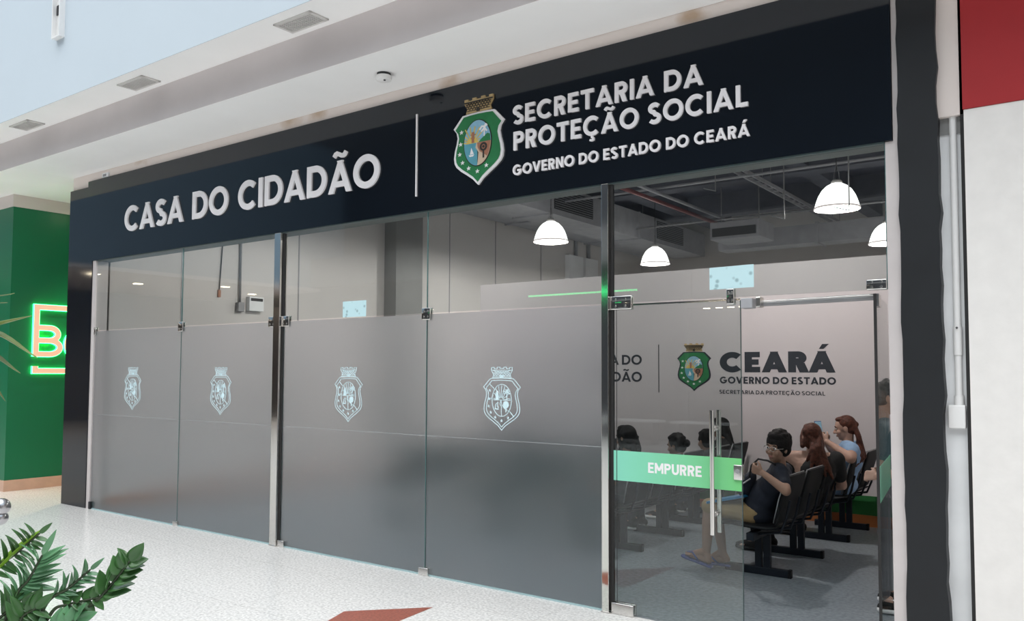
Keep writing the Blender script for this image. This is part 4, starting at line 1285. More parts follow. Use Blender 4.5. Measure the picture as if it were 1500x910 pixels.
def face(root, c, f, l, u, s=1.0, glasses=False):
    P = lambda a, b, d: c + (f * a + l * b + u * d) * s
    M = fmat(f, l, u)
    for k in (-1, 1):
        e = MB().ell(P(0.0825, 0.031 * k, 0.006), (0.010 * s, 0.015 * s, 0.008 * s), M).build('eye', M_eye, root, smooth=True)
        MB().ell(P(0.0905, 0.031 * k, 0.006), (0.004 * s, 0.007 * s, 0.0075 * s), M).build('iris', M_iris, e, smooth=True)
        MB().tube([P(0.088, 0.016 * k, 0.026), P(0.0925, 0.032 * k, 0.031), P(0.083, 0.048 * k, 0.026)], 0.0045 * s, 8).build('eyebrow', M_hair_b, root, smooth=True)
    MB().ell(P(0.0885, 0, -0.0605), (0.005 * s, 0.023 * s, 0.0045 * s), M).ell(P(0.088, 0, -0.069), (0.0055 * s, 0.019 * s, 0.005 * s), M).build('mouth', M_lip, root, smooth=True)
    if glasses:
        m = MB()
        for k in (-1, 1):
            m.tube([P(0.112, 0.032 * k + 0.026 * math.cos(a * PI / 8), 0.004 + 0.019 * math.sin(a * PI / 8)) for a in range(17)], 0.0018, 6)
            m.tube([P(0.110, 0.058 * k, 0.008), P(0.05, 0.080 * k, 0.010), P(-0.01, 0.083 * k, 0.012)], 0.0018, 6)
        m.tube([P(0.113, -0.007, 0.008), P(0.115, 0, 0.010), P(0.113, 0.007, 0.008)], 0.0018, 6)
        m.build('glasses', M_steel, root, smooth=True)


def hair_short(root, c, f, l, u, material, s=1.0, bulk=1.0, voxel=0.008):
    P = lambda a, b, d: c + (f * a + l * b + u * d) * s
    M = fmat(f, l, u)
    B = Blob()
    k = bulk
    B.ell(P(-0.020, 0, 0.048), (0.096 * s * k, 0.084 * s * k, 0.090 * s * k), M)
    B.ell(P(-0.045, 0, -0.005), (0.062 * s * k, 0.078 * s * k, 0.075 * s), M)
    B.ell(P(0.035, 0.0, 0.098), (0.052 * s, 0.062 * s * k, 0.030 * s * k), M)
    rr = random.Random(7)
    for i in range(26):
        a = rr.uniform(0, 2 * PI); b = rr.uniform(0.15, 1.25)
        d = Vector((math.sin(b) * math.cos(a), math.sin(b) * math.sin(a), math.cos(b)))
        if d.x > 0.75: continue
        p = P(-0.018 + d.x * 0.090 * k, d.y * 0.078 * k, 0.048 + d.z * 0.086 * k)
        B.ell(p, (0.020 * s, 0.020 * s, 0.016 * s))
    for q in (-1, 1):
        B.cap(P(0.028, 0.074 * q, 0.045), P(0.018, 0.079 * q, 0.005), 0.012 * s, 0.008 * s)
    return B.build('hair', material, root, voxel, 2)


def hair_long(root, c, f, l, u, material, ends, s=1.0, voxel=0.008):
    """cap of hair plus long locks that fall to the listed world points"""
    P = lambda a, b, d: c + (f * a + l * b + u * d) * s
    M = fmat(f, l, u)
    B = Blob()
    B.ell(P(-0.022, 0, 0.040), (0.095 * s, 0.085 * s, 0.092 * s), M)
    B.ell(P(-0.045, 0, -0.03), (0.060 * s, 0.085 * s, 0.09 * s), M)
    B.ell(P(0.030, 0, 0.100), (0.055 * s, 0.066 * s, 0.030 * s), M)
    for q in (-1, 1):
        B.path([P(0.045, 0.058 * q, 0.07), P(0.02, 0.082 * q, 0.01), P(-0.01, 0.086 * q, -0.08)], [0.020 * s, 0.020 * s, 0.022 * s])
    rr = random.Random(11)
    for e in ends:
        e = Vector(e)
        a = P(-0.055, rr.uniform(-0.06, 0.06), rr.uniform(-0.04, 0.05)); 
        mid = (a + e) / 2 + Vector((rr.uniform(-0.015, 0.015), rr.uniform(-0.015, 0.015), 0.01)) - f * 0.02
        B.path([a, mid, e], [0.034, 0.030, 0.012])
    return B.build('hair', material, root, voxel, 2)


def hand(B, w, d, n, grip=0.6, s=1.0, left=True, spread=0.0):
    """palm, four separate fingers and a thumb; w wrist, d pointing direction, n direction the palm faces"""
    w = Vector(w); d = Vector(d).normalized(); n = Vector(n); n = (n - d * n.dot(d)).normalized()
    t = n.cross(d).normalized()
    if not left: t = -t                                   # t points to the thumb side
    L = (0.066, 0.072, 0.068, 0.055)
    for i in range(4):
        o = (1.5 - i) * 0.0205
        k = w + d * 0.085 * s + t * o * s
        B.cap(w + d * 0.012 * s + t * o * 0.55 * s, k, 0.0135 * s, 0.0115 * s, 10)
        a = grip * 0.75
        d1 = (d * math.cos(a) + n * math.sin(a)); p1 = k + d1 * L[i] * 0.5 * s
        a = grip * 1.7
        d2 = (d * math.cos(a) + n * math.sin(a)); p2 = p1 + d2 * L[i] * 0.34 * s
        a = grip * 2.4
        d3 = (d * math.cos(a) + n * math.sin(a)); p3 = p2 + d3 * L[i] * 0.26 * s
        B.cap(k, p1, 0.0100 * s, 0.0090 * s, 10); B.cap(p1, p2, 0.0090 * s, 0.0080 * s, 10); B.cap(p2, p3, 0.0080 * s, 0.0068 * s, 10)
    a0 = w + d * 0.025 * s + t * 0.026 * s
    a1 = a0 + (t * 0.75 + d * 0.6 + n * 0.35).normalized() * 0.042 * s
    a2 = a1 + (t * 0.25 + d * 0.85 + n * 0.5).normalized() * 0.032 * s
    B.cap(a0, a1, 0.0145 * s, 0.0115 * s, 10); B.cap(a1, a2, 0.0110 * s, 0.0085 * s, 10)


def foot(B, an, d, s=1.0):
    d = Vector(d).normalized()
    an = Vector(an)
    up = Vector((0, 0, 1)); up = (up - d * up.dot(d)).normalized()
    he = an - d * 0.035 * s - up * 0.055 * s
    ba = an + d * 0.125 * s - up * 0.062 * s
    B.cap(an, he, 0.036 * s, 0.034 * s); B.cap(he, ba, 0.032 * s, 0.030 * s); B.cap(an + d * 0.02 * s, ba, 0.036 * s, 0.026 * s)
    l = up.cross(d)
    for i in range(5):
        o = (i - 2) * 0.017 * s
        B.cap(ba + l * o, ba + l * o * 1.15 + d * (0.055 - 0.007 * abs(i - 1)) * s - up * 0.006 * s, 0.014 * s, 0.010 * s, 10)
    return he, ba, l, up


def sole(name, an, d, mat_, parent, s=1.0, shoe=None):
    """flip-flop: sole under the foot and a V strap; or a closed shoe"""
    d = Vector(d).normalized(); an = Vector(an)
    up = Vector((0, 0, 1)); up = (up - d * up.dot(d)).normalized(); l = up.cross(d)
    b = an - up * 0.102 * s
    if shoe is None:
        B = Blob()
        pts = [(-0.075, 0.030), (-0.03, 0.036), (0.05, 0.036), (0.12, 0.044), (0.17, 0.042), (0.20, 0.026)]
        for (a, w), (a2, w2) in zip(pts, pts[1:]):
            for q in (-1, 1):
                B.cap(b + d * a * s + l * (w - 0.012) * q * s, b + d * a2 * s + l * (w2 - 0.012) * q * s, 0.013 * s, 0.013 * s, 10)
            B.cap(b + d * a * s, b + d * a2 * s, 0.0135 * s, 0.0135 * s, 10)
        o = B.build(name, mat_, parent, 0.006, 2)
        m = MB()
        tip = b + d * 0.165 * s + up * 0.045 * s
        for q in (-1, 1):
            m.tube([tip, b + d * 0.11 * s + l * 0.032 * q * s + up * 0.072 * s, b + d * 0.03 * s + l * 0.043 * q * s + up * 0.014 * s], 0.008 * s, 8)
        m.build('strap', mat_, o, smooth=True)
    else:
        B = Blob()
        B.path([b - d * 0.05 * s + up * 0.045 * s, b + d * 0.04 * s + up * 0.05 * s, b + d * 0.13 * s + up * 0.038 * s, b + d * 0.19 * s + up * 0.03 * s], [0.046 * s, 0.045 * s, 0.042 * s, 0.030 * s])
        B.cap(b - d * 0.03 * s + up * 0.05 * s, b + up * 0.12 * s - d * 0.01 * s, 0.045 * s, 0.046 * s)
        o = B.build(name, mat_, parent, 0.007, 2)
        B = Blob()
        for q in (-1, 1):
            B.path([b - d * 0.065 * s + l * 0.02 * q * s + up * 0.013, b + d * 0.05 * s + l * 0.026 * q * s + up * 0.013, b + d * 0.14 * s + l * 0.032 * q * s + up * 0.013, b + d * 0.20 * s + l * 0.014 * q * s + up * 0.014], [0.020 * s] * 4)
        B.build('shoe_sole', shoe, o, 0.007, 2)


def torso(B, J, g=1.0, x=0.0):
    """pelvis, belly, chest and shoulders; g girth, x clothing allowance"""
    pel, ch, shl, shr = (Vector(J[k]) for k in ('pel', 'ch', 'shl', 'shr'))
    up = (ch - pel).normalized()
    l = (shl - shr); l = (l - up * l.dot(up)).normalized()
    f = l.cross(up).normalized()
    M = fmat(f, l, up)
    B.ell(pel + up * 0.02, (0.125 * g + x, 0.165 * g + x, 0.12 + x), M)
    B.ell(pel.lerp(ch, 0.5) + f * 0.015 * g, (0.125 * g + x, 0.150 * g + x, 0.15 + x), M)
    B.ell(ch, (0.110 * g + x, 0.158 * g + x, 0.16 + x), M)
    nk = Vector(J['nk'])
    for s in (shl, shr):
        B.cap(nk.lerp(s, 0.15) - up * 0.035, s, 0.058 * g + x * 0.8, 0.056 * g + x * 0.8)
        B.cap(ch + (s - ch) * 0.4, s, 0.10 * g + x, 0.056 * g + x * 0.8)
    return f, l, up


def person(label, J, skin, s=1.0, g=1.0, grip=(0.6, 0.6), palm=((0, 0, 1), (0, 0, 1)), voxel=0.007, girth_limb=1.0):
    root = thing('person', label, 'person', (J['pel'][0], J['pel'][1], 0))
    f, l, u = frame(J['hf'], J.get('hu', (0, 0, 1)))
    c = Vector(J['hd'])
    B = Blob()
    add_head(B, c, f, l, u, s, Vector(J['nk']) - Vector((0, 0, 0.03)))
    torso(B, J, g)
    k = girth_limb * s
    for i, q in enumerate('lr'):
        sh, el, wr = (Vector(J[n + q]) for n in ('sh', 'el', 'wr'))
        B.cap(sh, el, 0.050 * k, 0.040 * k); B.cap(el, wr, 0.040 * k, 0.026 * s)
        hdir = Vector(J.get('hd' + q, wr - el))
        hand(B, wr, hdir, palm[i], grip[i], s, left=(q == 'l'))
        hp, kn, an = (Vector(J[n + q]) for n in ('hp', 'kn', 'an'))
        B.cap(hp, kn, 0.082 * k, 0.058 * k); B.cap(kn, kn.lerp(an, 0.35), 0.056 * k, 0.055 * k); B.cap(kn.lerp(an, 0.35), an, 0.055 * k, 0.036 * s)
        foot(B, an, J['fd' + q], s)
    B.build('body', skin, root, voxel)
    return root, c, f, l, u


def shirt(root, J, material, g=1.0, sleeve=0.55, name='shirt', s=1.0, k=1.0, voxel=0.009, drop=0.0, bare=False):
    B = Blob()
    torso(B, J, g, 0.014)
    if drop:
        B.ell(Vector(J['pel']) + Vector((0, 0, -0.02)), (0.16 * g, 0.185 * g, 0.12))
    for q in 'lr':
        sh, el = Vector(J['sh' + q]), Vector(J['el' + q])
        if sleeve: B.cap(sh, sh.lerp(el, sleeve), (0.064) * k * s, 0.058 * k * s)
    return B.build(name, material, root, voxel)


def trousers(root, J, material, length=1.0, s=1.0, k=1.0, g=1.0, name='trousers', voxel=0.009):
    B = Blob()
    pel = Vector(J['pel'])
    B.ell(pel - Vector((0, 0, 0.01)), (0.138 * g, 0.176 * g, 0.115))
    for q in 'lr':
        hp, kn, an = (Vector(J[n + q]) for n in ('hp', 'kn', 'an'))
        B.cap(hp, kn, 0.097 * k * s, 0.073 * k * s)
        if length > 0.5:
            e = kn.lerp(an, min(0.92, (length - 0.5) * 2 * 0.92))
            B.cap(kn, e, 0.072 * k * s, 0.058 * s)
    return B.build(name, material, root, voxel)


V = Vector
# ---- boy nearest the door, leaning back, face turned to the mall
J = dict(pel=(-2.36, 6.52, 0.53), ch=(-2.22, 6.51, 0.74), nk=(-2.165, 6.47, 0.90), hd=(-2.165, 6.42, 1.035), hf=(-0.30, -1.0, -0.02), hu=(0.10, -0.05, 1),
         shl=(-2.11, 6.33, 0.855), shr=(-2.19, 6.66, 0.84), ell=(-2.02, 6.17, 0.745), elr=(-2.38, 6.74, 0.65), wrl=(-2.205, 6.20, 0.860), wrr=(-2.56, 6.58, 0.60),
         hdl=(-0.75, 0.10, 0.25), hdr=(-1, -0.25, -0.25),
         hpl=(-2.38, 6.43, 0.50), hpr=(-2.38, 6.61, 0.50), knl=(-2.72, 6.40, 0.535), knr=(-2.76, 6.62, 0.51), anl=(-2.76, 6.42, 0.155), anr=(-2.70, 6.62, 0.125), fdl=(-1, -0.05, 0.25), fdr=(-1, 0.1, -0.02))
p, c, f, l, u = person('person in glasses, navy shirt and khaki shorts seated nearest the door, hand at the chin', J, M_skin, 0.93, 0.92, grip=(1.0, 0.4), palm=((-0.2, 0.9, 0.3), (0, 0, -1)), voxel=0.006)
face(p, c, f, l, u, 0.93, True)
hair_short(p, c, f, l, u, M_hair_b, 0.96, 1.16)
shirt(p, J, M_navy, 0.94, 0.62, s=0.93, drop=1)
trousers(p, J, M_khaki, 0.5, 0.93, name='shorts')
sole('sandal', J['anl'], J['fdl'], M_flip, p, 0.93); sole('sandal', J['anr'], J['fdr'], M_flip, p, 0.93)
# folder on the lap and bag held against the chest
fo = thing('folder', 'bright blue folder lying on the lap of the person nearest the door', 'folder', (-2.6, 6.5, 0.60))
fm = MB().bbox(-0.16, 0.16, -0.115, 0.115, -0.010, 0.010, 0.003)
rot = Matrix.Rotation(R(-14), 3, 'Y')
def placed(m, c_, M_):
    m.v = [M_ @ v + Vector(c_) for v in m.v]; return m
placed(fm, (-2.56, 6.44, 0.612), rot).build('cover', M_folder, fo)
placed(MB().box(-0.162, 0.155, -0.112, 0.112, -0.004, 0.004), (-2.562, 6.44, 0.612), rot).build('pages', M_letter, fo)
bgx = thing('shoulder_bag', 'dark navy bag with black strap held by the person in glasses', 'bag', (-2.43, 6.40, 0.70))
B = Blob(); B.ell((-2.415, 6.44, 0.745), (0.05, 0.10, 0.105), Matrix.Rotation(R(28), 3, 'Y')); B.ell((-2.43, 6.44, 0.70), (0.055, 0.10, 0.07), Matrix.Rotation(R(28), 3, 'Y'))
B.build('pouch', M_navy, bgx, 0.007, 2)
MB().tube([(-2.36, 6.33, 0.80), (-2.33, 6.30, 0.90), (-2.27, 6.29, 0.955), (-2.20, 6.30, 0.945), (-2.15, 6.33, 0.915)], 0.008, 8).build('strap', M_strap, bgx, smooth=True)
MB().tube([(-2.36, 6.36, 0.79), (-2.45, 6.31, 0.72), (-2.47, 6.32, 0.66)], 0.006, 8).build('zipper', M_conduit, bgx, smooth=True)

# ---- woman with long auburn hair, back turned
J = dict(pel=(-2.30, 7.50, 0.53), ch=(-2.20, 7.44, 0.74), nk=(-2.19, 7.42, 0.91), hd=(-2.20, 7.43, 1.055), hf=(-0.45, 0.9, -0.12),
         shl=(-2.38, 7.38, 0.870), shr=(-2.03, 7.54, 0.855), ell=(-2.47, 7.46, 0.62), elr=(-2.02, 7.70, 0.62), wrl=(-2.52, 7.66, 0.56), wrr=(-2.22, 7.78, 0.57), 
         hpl=(-2.33, 7.42, 0.50), hpr=(-2.33, 7.60, 0.50), knl=(-2.73, 7.44, 0.51), knr=(-2.72, 7.66, 0.51), anl=(-2.70, 7.44, 0.11), anr=(-2.68, 7.66, 0.11), fdl=(-1, 0, 0), fdr=(-1, 0.1, 0))
p, c, f, l, u = person('person with long auburn hair and a black off-shoulder top, seated with the back turned', J, M_skin_l, 0.95, 1.12, grip=(0.5, 0.5), palm=((0, 0, -1), (0, 0, -1)), girth_limb=1.12)
face(p, c, f, l, u, 0.95)
hair_long(p, c, f, l, u, M_hair_r, [(-2.16, 7.26, 0.80), (-2.10, 7.28, 0.76), (-2.05, 7.30, 0.74), (-2.12, 7.30, 0.84), (-2.02, 7.34, 0.80), (-2.20, 7.28, 0.86), (-2.00, 7.33, 0.72)], 0.97)
B = Blob()
JJ = dict(J); 
up = (V(J['ch']) - V(J['pel'])).normalized(); ll = (V(J['shl']) - V(J['shr'])).normalized(); ff = ll.cross(up).normalized(); MM = fmat(ff, ll, up)
B.ell(V(J['pel']), (0.165, 0.205, 0.14), MM); B.ell(V(J['pel']).lerp(V(J['ch']), 0.5), (0.155, 0.19, 0.16), MM); B.ell(V(J['ch']) - up * 0.02, (0.140, 0.195, 0.135), MM)
B.cap(V(J['ch']) + up * 0.02, V(J['shr']), 0.11, 0.082); B.cap(V(J['shr']), V(J['shr']).lerp(V(J['elr']), 0.6), 0.078, 0.066)
B.cap(V(J['ch']) + up * 0.03, V(J['shl']) - up * 0.06, 0.125, 0.075); B.ell(V(J['ch']) + up * 0.06, (0.13, 0.17, 0.12), MM); B.cap(V(J['shl']) - up * 0.09, V(J['shl']).lerp(V(J['ell']), 0.7), 0.075, 0.064)
B.build('top', M_black, p, 0.009)
trousers(p, J, M_black, 1.0, 0.95, 1.1, 1.1)
sole('shoe', J['anl'], J['fdl'], M_black, p, 0.95, M_black); sole('shoe', J['anr'], J['fdr'], M_black, p, 0.95, M_black)

# ---- woman in light blue with a phone
J = dict(pel=(-2.27, 8.47, 0.55), ch=(-2.18, 8.49, 0.76), nk=(-2.17, 8.50, 0.925), hd=(-2.195, 8.50, 1.075), hf=(-0.97, -0.22, -0.14),
         shl=(-2.10, 8.34, 0.880), shr=(-2.18, 8.68, 0.875), ell=(-2.07, 8.20, 0.815), elr=(-2.34, 8.72, 0.78), wrl=(-2.305, 8.28, 0.955), wrr=(-2.38, 8.52, 0.915),
         hdl=(-0.75, 0.30, 0.55), hdr=(-0.35, -0.5, 0.8),
         hpl=(-2.32, 8.38, 0.51), hpr=(-2.32, 8.57, 0.51), knl=(-2.72, 8.38, 0.52), knr=(-2.73, 8.60, 0.52), anl=(-2.70, 8.38, 0.11), anr=(-2.70, 8.60, 0.11), fdl=(-1, 0, 0), fdr=(-1, 0.1, 0))
p, c, f, l, u = person('person in light blue shirt with tied auburn hair, seated looking at a phone', J, M_skin_l, 0.97, 1.18, grip=(0.9, 0.9), palm=((0.1, 0.9, 0.1), (0.3, -0.7, 0.2)), voxel=0.006, girth_limb=1.28)
face(p, c, f, l, u, 0.97)
shirt(p, J, M_blue, 1.20, 0.30, s=1.0, k=1.25, drop=1)
trousers(p, J, M_jean, 1.0, 0.97, 1.15, 1.1)
sole('shoe', J['anl'], J['fdl'], M_black, p, 0.95, M_black); sole('shoe', J['anr'], J['fdr'], M_black, p, 0.95, M_black)
P = lambda a, b, d: c + (f * a + l * b + u * d) * 0.97
B = Blob()
M3 = fmat(f, l, u)
B.ell(P(-0.020, 0, 0.044), (0.094, 0.079, 0.088), M3); B.ell(P(-0.05, 0, 0.0), (0.060, 0.070, 0.070), M3); B.ell(P(0.03, 0, 0.098), (0.05, 0.06, 0.026), M3)
B.ell(P(-0.110, 0, 0.030), (0.025, 0.028, 0.028), M3)
for k in range(7):
    B.path([P(-0.09, (k - 3) * 0.012, 0.03), P(-0.115, (k - 3) * 0.017, -0.10), V((-2.045 + 0.012 * (k % 3), 8.46 + (k - 3) * 0.022, 0.83 - 0.015 * (k % 4))), V((-2.075 + 0.012 * (k % 3), 8.40 + (k - 3) * 0.022, 0.745 - 0.02 * (k % 2)))], [0.022, 0.026, 0.024, 0.008])
B.build('hair', M_hair_r, p, 0.007, 2)
ph = thing('mobile_phone', 'dark blue phone held up by the person in light blue', 'phone', (-2.41, 8.42, 1.0))
rot = fmat(*frame((0.70, -0.65, 0.25)))
placed(MB().bbox(-0.005, 0.005, -0.037, 0.037, -0.075, 0.075, 0.004), (-2.400, 8.33, 1.075), rot).build('body', M_flip, ph)
placed(MB().box(0.0051, 0.0058, -0.033, 0.033, -0.068, 0.068), (-2.400, 8.33, 1.075), rot).build('screen', M_sky, ph)
placed(MB().bbox(-0.0075, -0.0048, 0.008, 0.030, 0.04, 0.066, 0.001), (-2.400, 8.33, 1.075), rot).build('camera_bump', M_dark, ph)

# ---- man walking out behind the open door leaf
J = dict(pel=(-1.20, 6.22, 0.86), ch=(-1.20, 6.22, 1.10), nk=(-1.23, 6.22, 1.29), hd=(-1.26, 6.20, 1.445), hf=(-1, -0.15, -0.25),
         shl=(-1.19, 6.03, 1.235), shr=(-1.19, 6.41, 1.235), ell=(-1.15, 5.98, 0.97), elr=(-1.17, 6.47, 0.98), wrl=(-1.355, 6.06, 0.915), wrr=(-1.36, 6.40, 0.91), hdl=(-1, 0.3, -0.02), hdr=(-1, -0.4, 0.05),
         hpl=(-1.20, 6.13, 0.80), hpr=(-1.20, 6.31, 0.80), knl=(-1.20, 6.10, 0.44), knr=(-1.23, 6.33, 0.44), anl=(-1.17, 6.07, 0.105), anr=(-1.23, 6.34, 0.105), fdl=(-1, -0.08, 0), fdr=(-1, 0.02, 0))
p, c, f, l, u = person('person in a dark teal shirt standing behind the open glass door leaf, one hand forward', J, M_skin_l, 0.94, 1.0, grip=(0.9, 0.8), palm=((0.1, 0.7, -0.3), (0.1, -0.7, -0.3)))
face(p, c, f, l, u, 0.94)
hair_short(p, c, f, l, u, M_hair_g, 0.94, 1.0)
shirt(p, J, M_teal, 1.02, 0.62, s=0.95)
trousers(p, J, M_grey, 1.0, 0.94)
sole('shoe', J['anl'], J['fdl'], M_black, p, 0.94, M_sole); sole('shoe', J['anr'], J['fdr'], M_black, p, 0.94, M_sole)


# ---- people on the second row, seen through the closed glass door
def sitter(label, y, dz, x, skin, top, hair, hf, long=None, s=0.93, g=0.95, bun=False):
    J = dict(pel=(x, y, 0.53), ch=(x + 0.09, y, 0.72 + dz * 0.6), nk=(x + 0.10, y, 0.86 + dz), hd=(x + 0.07, y, 0.99 + dz), hf=hf,
             shl=(x + 0.10, y - 0.17, 0.80 + dz), shr=(x + 0.10, y + 0.17, 0.80 + dz), ell=(x + 0.02, y - 0.22, 0.58), elr=(x + 0.02, y + 0.22, 0.58), wrl=(x - 0.20, y - 0.12, 0.60), wrr=(x - 0.20, y + 0.12, 0.60),
             hdl=(-1, 0.3, -0.1), hdr=(-1, -0.3, -0.1),
             hpl=(x - 0.03, y - 0.09, 0.50), hpr=(x - 0.03, y + 0.09, 0.50), knl=(x - 0.42, y - 0.10, 0.51), knr=(x - 0.42, y + 0.10, 0.51), anl=(x - 0.40, y - 0.10, 0.108), anr=(x - 0.40, y + 0.10, 0.108), fdl=(-1, -0.05, 0), fdr=(-1, 0.05, 0))
    p, c, f, l, u = person(label, J, skin, s, g, grip=(0.4, 0.4), palm=((0, 0, -1), (0, 0, -1)), voxel=0.009)
    face(p, c, f, l, u, s)
    if long: hair_long(p, c, f, l, u, hair, [(c.x + 0.10 + 0.02 * (k % 2), c.y + (k - 2) * 0.035, c.z - long + 0.02 * (k % 3)) for k in range(5)], s, 0.009)
    else: hair_short(p, c, f, l, u, hair, s, 1.04, 0.009)
    if bun:
        B = Blob(); B.ell(c - f * 0.115 + u * 0.02, (0.042, 0.042, 0.042)); B.build('hair_bun', hair, p, 0.008, 2)
    shirt(p, J, top, g + 0.02, 0.55, s=s, voxel=0.010)
    trousers(p, J, M_jean, 1.0, s, voxel=0.010)
    sole('shoe', J['anl'], J['fdl'], M_black, p, s, M_sole); sole('shoe', J['anr'], J['fdr'], M_black, p, s, M_sole)
    return p
sitter('person with dark hair seated half hidden by the steel door post', 6.70, 0.03, X2 + 0.02, M_skin, M_grey, M_hair_b, (-1, 0.2, -0.05), long=0.22)
sitter('person with dark hair in a small bun, seated behind the green door sticker', 7.74, -0.115, X2 + 0.03, M_skin, M_navy, M_hair_b, (-1, 0.1, -0.15), bun=True)
sitter('person with thick short black hair seated just left of the door handle', 8.47, -0.115, X2 + 0.03, M_skin, M_black, M_hair_b, (-0.9, 0.5, -0.1))
sitter('person with long black hair in profile, seated behind the door handle', 9.00, 0.0, X2 - 0.02, M_skin, M_black, M_hair_b, (-1, -0.1, -0.05), long=0.30)

# ================================================================== PLANTS AT THE CAMERA'S SIDE
M_leaf = mat('zamia_leaf', (0.050, 0.135, 0.040), 0.28, var=0.35, scale=14)
M_leaf_l = mat('zamia_young_leaf', (0.18, 0.34, 0.03), 0.35, var=0.2, scale=14)
M_leaf_g = mat('zamia_glossy_leaf', (0.11, 0.27, 0.13), 0.18, var=0.3, scale=14)
M_stem = mat('plant_stem', (0.03, 0.045, 0.02), 0.5, var=0.2)
M_drac = mat('dracaena_leaf', (0.17, 0.22, 0.06), 0.3, var=0.4, scale=12)
M_soil = mat('soil', (0.03, 0.02, 0.013), 0.95, var=0.4, scale=40, bump=0.8)
M_pot = mat('planter', (0.20, 0.19, 0.18), 0.6, var=0.05)
M_trunk = mat('dracaena_trunk', (0.16, 0.11, 0.07), 0.9, var=0.3, scale=20, bump=0.6)


def leaflet(m, base, d, n, L, w, droop=0.15, fold=0.25, tip=0.5):
    """pointed oval leaf folded along its midrib"""
    d = Vector(d).normalized(); n = Vector(n); n = (n - d * n.dot(d)).normalized(); t = n.cross(d)
    N = 8
    vs = []; fs = []
    for i in range(N + 1):
        a = i / N
        ww = w * 0.5 * (math.sin(PI * a ** (0.5 + 0.35 * (1 - tip))) ** 0.8 if 0 < a < 1 else 0.02)
        c = Vector(base) + d * L * a - n * droop * L * a * a
        vs += [c + t * ww + n * ww * fold, c + t * ww * 0.5 + n * ww * fold * 0.35, c, c - t * ww * 0.5 + n * ww * fold * 0.35, c - t * ww + n * ww * fold]
    th = 0.0012
    K = len(vs)
    vs += [v - n * th for v in vs]
    for i in range(N):
        for k in range(4):
            a = i * 5 + k
            fs.append((a, a + 5, a + 6, a + 1)); fs.append((K + a, K + a + 1, K + a + 6, K + a + 5))
        fs.append((i * 5, K + i * 5, K + i * 5 + 5, i * 5 + 5)); fs.append((i * 5 + 4, i * 5 + 9, K + i * 5 + 9, K + i * 5 + 4))
    return m.add(vs, fs)


def bez(pts, n):
    """Catmull-Rom through the points"""
    P_ = [Vector(p) for p in pts]
    P_ = [P_[0] * 2 - P_[1]] + P_ + [P_[-1] * 2 - P_[-2]]
    out = []
    segs = len(P_) - 3
    for i in range(n + 1):
        t = i / n * segs
        k = min(int(t), segs - 1); t -= k
        a, b, c, d = P_[k:k + 4]
        out.append(0.5 * ((2 * b) + (c - a) * t + (2 * a - 5 * b + 4 * c - d) * t * t + (3 * b - a - 3 * c + d) * t ** 3))
    return out


CAMP = Vector((0, 0, 1.62))
def frond(parent, pts, pairs, L, w, material, start=0.25, angle=50, droop=0.12, seed=1, tipleaf=True, tilt=0.4, r0=0.006, left=1.0, edge=False, jit=1.0):
    rr = random.Random(seed)
    path = bez(pts, 40)
    st_ = MB().tube(path, [r0 * (1 - 0.65 * i / 40) for i in range(41)], 8)
    o = st_.build('stem', M_stem, parent, smooth=True)
    m = MB()
    for j in range(pairs):
        a = start + (0.97 - start) * j / max(1, pairs - 1)
        i = min(39, int(a * 40))
        p = path[i]; tg = (path[i + 1] - path[i]).normalized()
        view = (CAMP - p).normalized()
        side0 = tg.cross(view).normalized()
        nrm = (view * (1 - tilt) + Vector((0, 0, 1)) * tilt).normalized()
        for s in (-1, 1):
            ang_ = R(angle + rr.uniform(-12, 12))
            d = tg * math.cos(ang_) + side0 * s * math.sin(ang_) + Vector((rr.uniform(-.15, .15), rr.uniform(-.15, .15), rr.uniform(-.1, .1)))
            nn = nrm + Vector((rr.uniform(-.3, .3), rr.uniform(-.3, .3), rr.uniform(-.2, .2))) * jit
            k = 1 - 0.35 * abs(a - 0.6)
            q = k
            if s < 0:
                q = k * left
                if edge: nn = side0 * 0.8 + Vector((0, 0, 0.6)) + nrm * 0.35
            leaflet(m, p, d, nn, L * q * rr.uniform(0.85, 1.1), w * q, droop * (2.2 if edge and s < 0 else 1))
    if tipleaf:
        tg = (path[-1] - path[-2]).normalized()
        leaflet(m, path[-1], tg, (CAMP - path[-1]), L * 0.9, w * 0.9, 0.05)
    m.build('leaves', material, o, smooth=True)


zz = thing('potted_zamioculcas', 'dark green zamioculcas plant with glossy leaflets at the lower left of the picture', 'plant', (-2.05, 0.90, 0.0))
PX, PY = -2.05, 0.90
MB().lathe([(0.0, 0.0), (0.20, 0.0), (0.24, 0.05), (0.27, 0.62), (0.285, 0.64), (0.285, 0.68), (0.255, 0.68), (0.25, 0.62), (0.0, 0.62)], (PX, PY, 0), 40).build('pot', M_pot, zz, smooth=True, auto=40)
MB().lathe([(0.249, 0.625), (0.15, 0.645), (0.0, 0.65)], (PX, PY, 0), 30).build('soil', M_soil, zz, smooth=True)
b0 = lambda dx, dy: (PX + dx, PY + dy, 0.63)
frond(zz, [b0(-.02, -.03), (-2.12, 0.85, 0.90), (-2.069, 0.879, 1.09), (-2.04, 0.897, 1.139), (-2.013, 0.913, 1.195)], 11, 0.074, 0.017, M_leaf_g, 0.52, 38, seed=3, left=0.8, edge=True, jit=0.3)
frond(zz, [b0(-.05, -.02), (-2.19, 0.80, 0.95), (-2.118, 0.84, 1.137), (-2.06, 0.878, 1.20), (-2.016, 0.907, 1.245)], 8, 0.042, 0.013, M_leaf, 0.55, 62, seed=5, left=1.15, edge=True, jit=0.4)
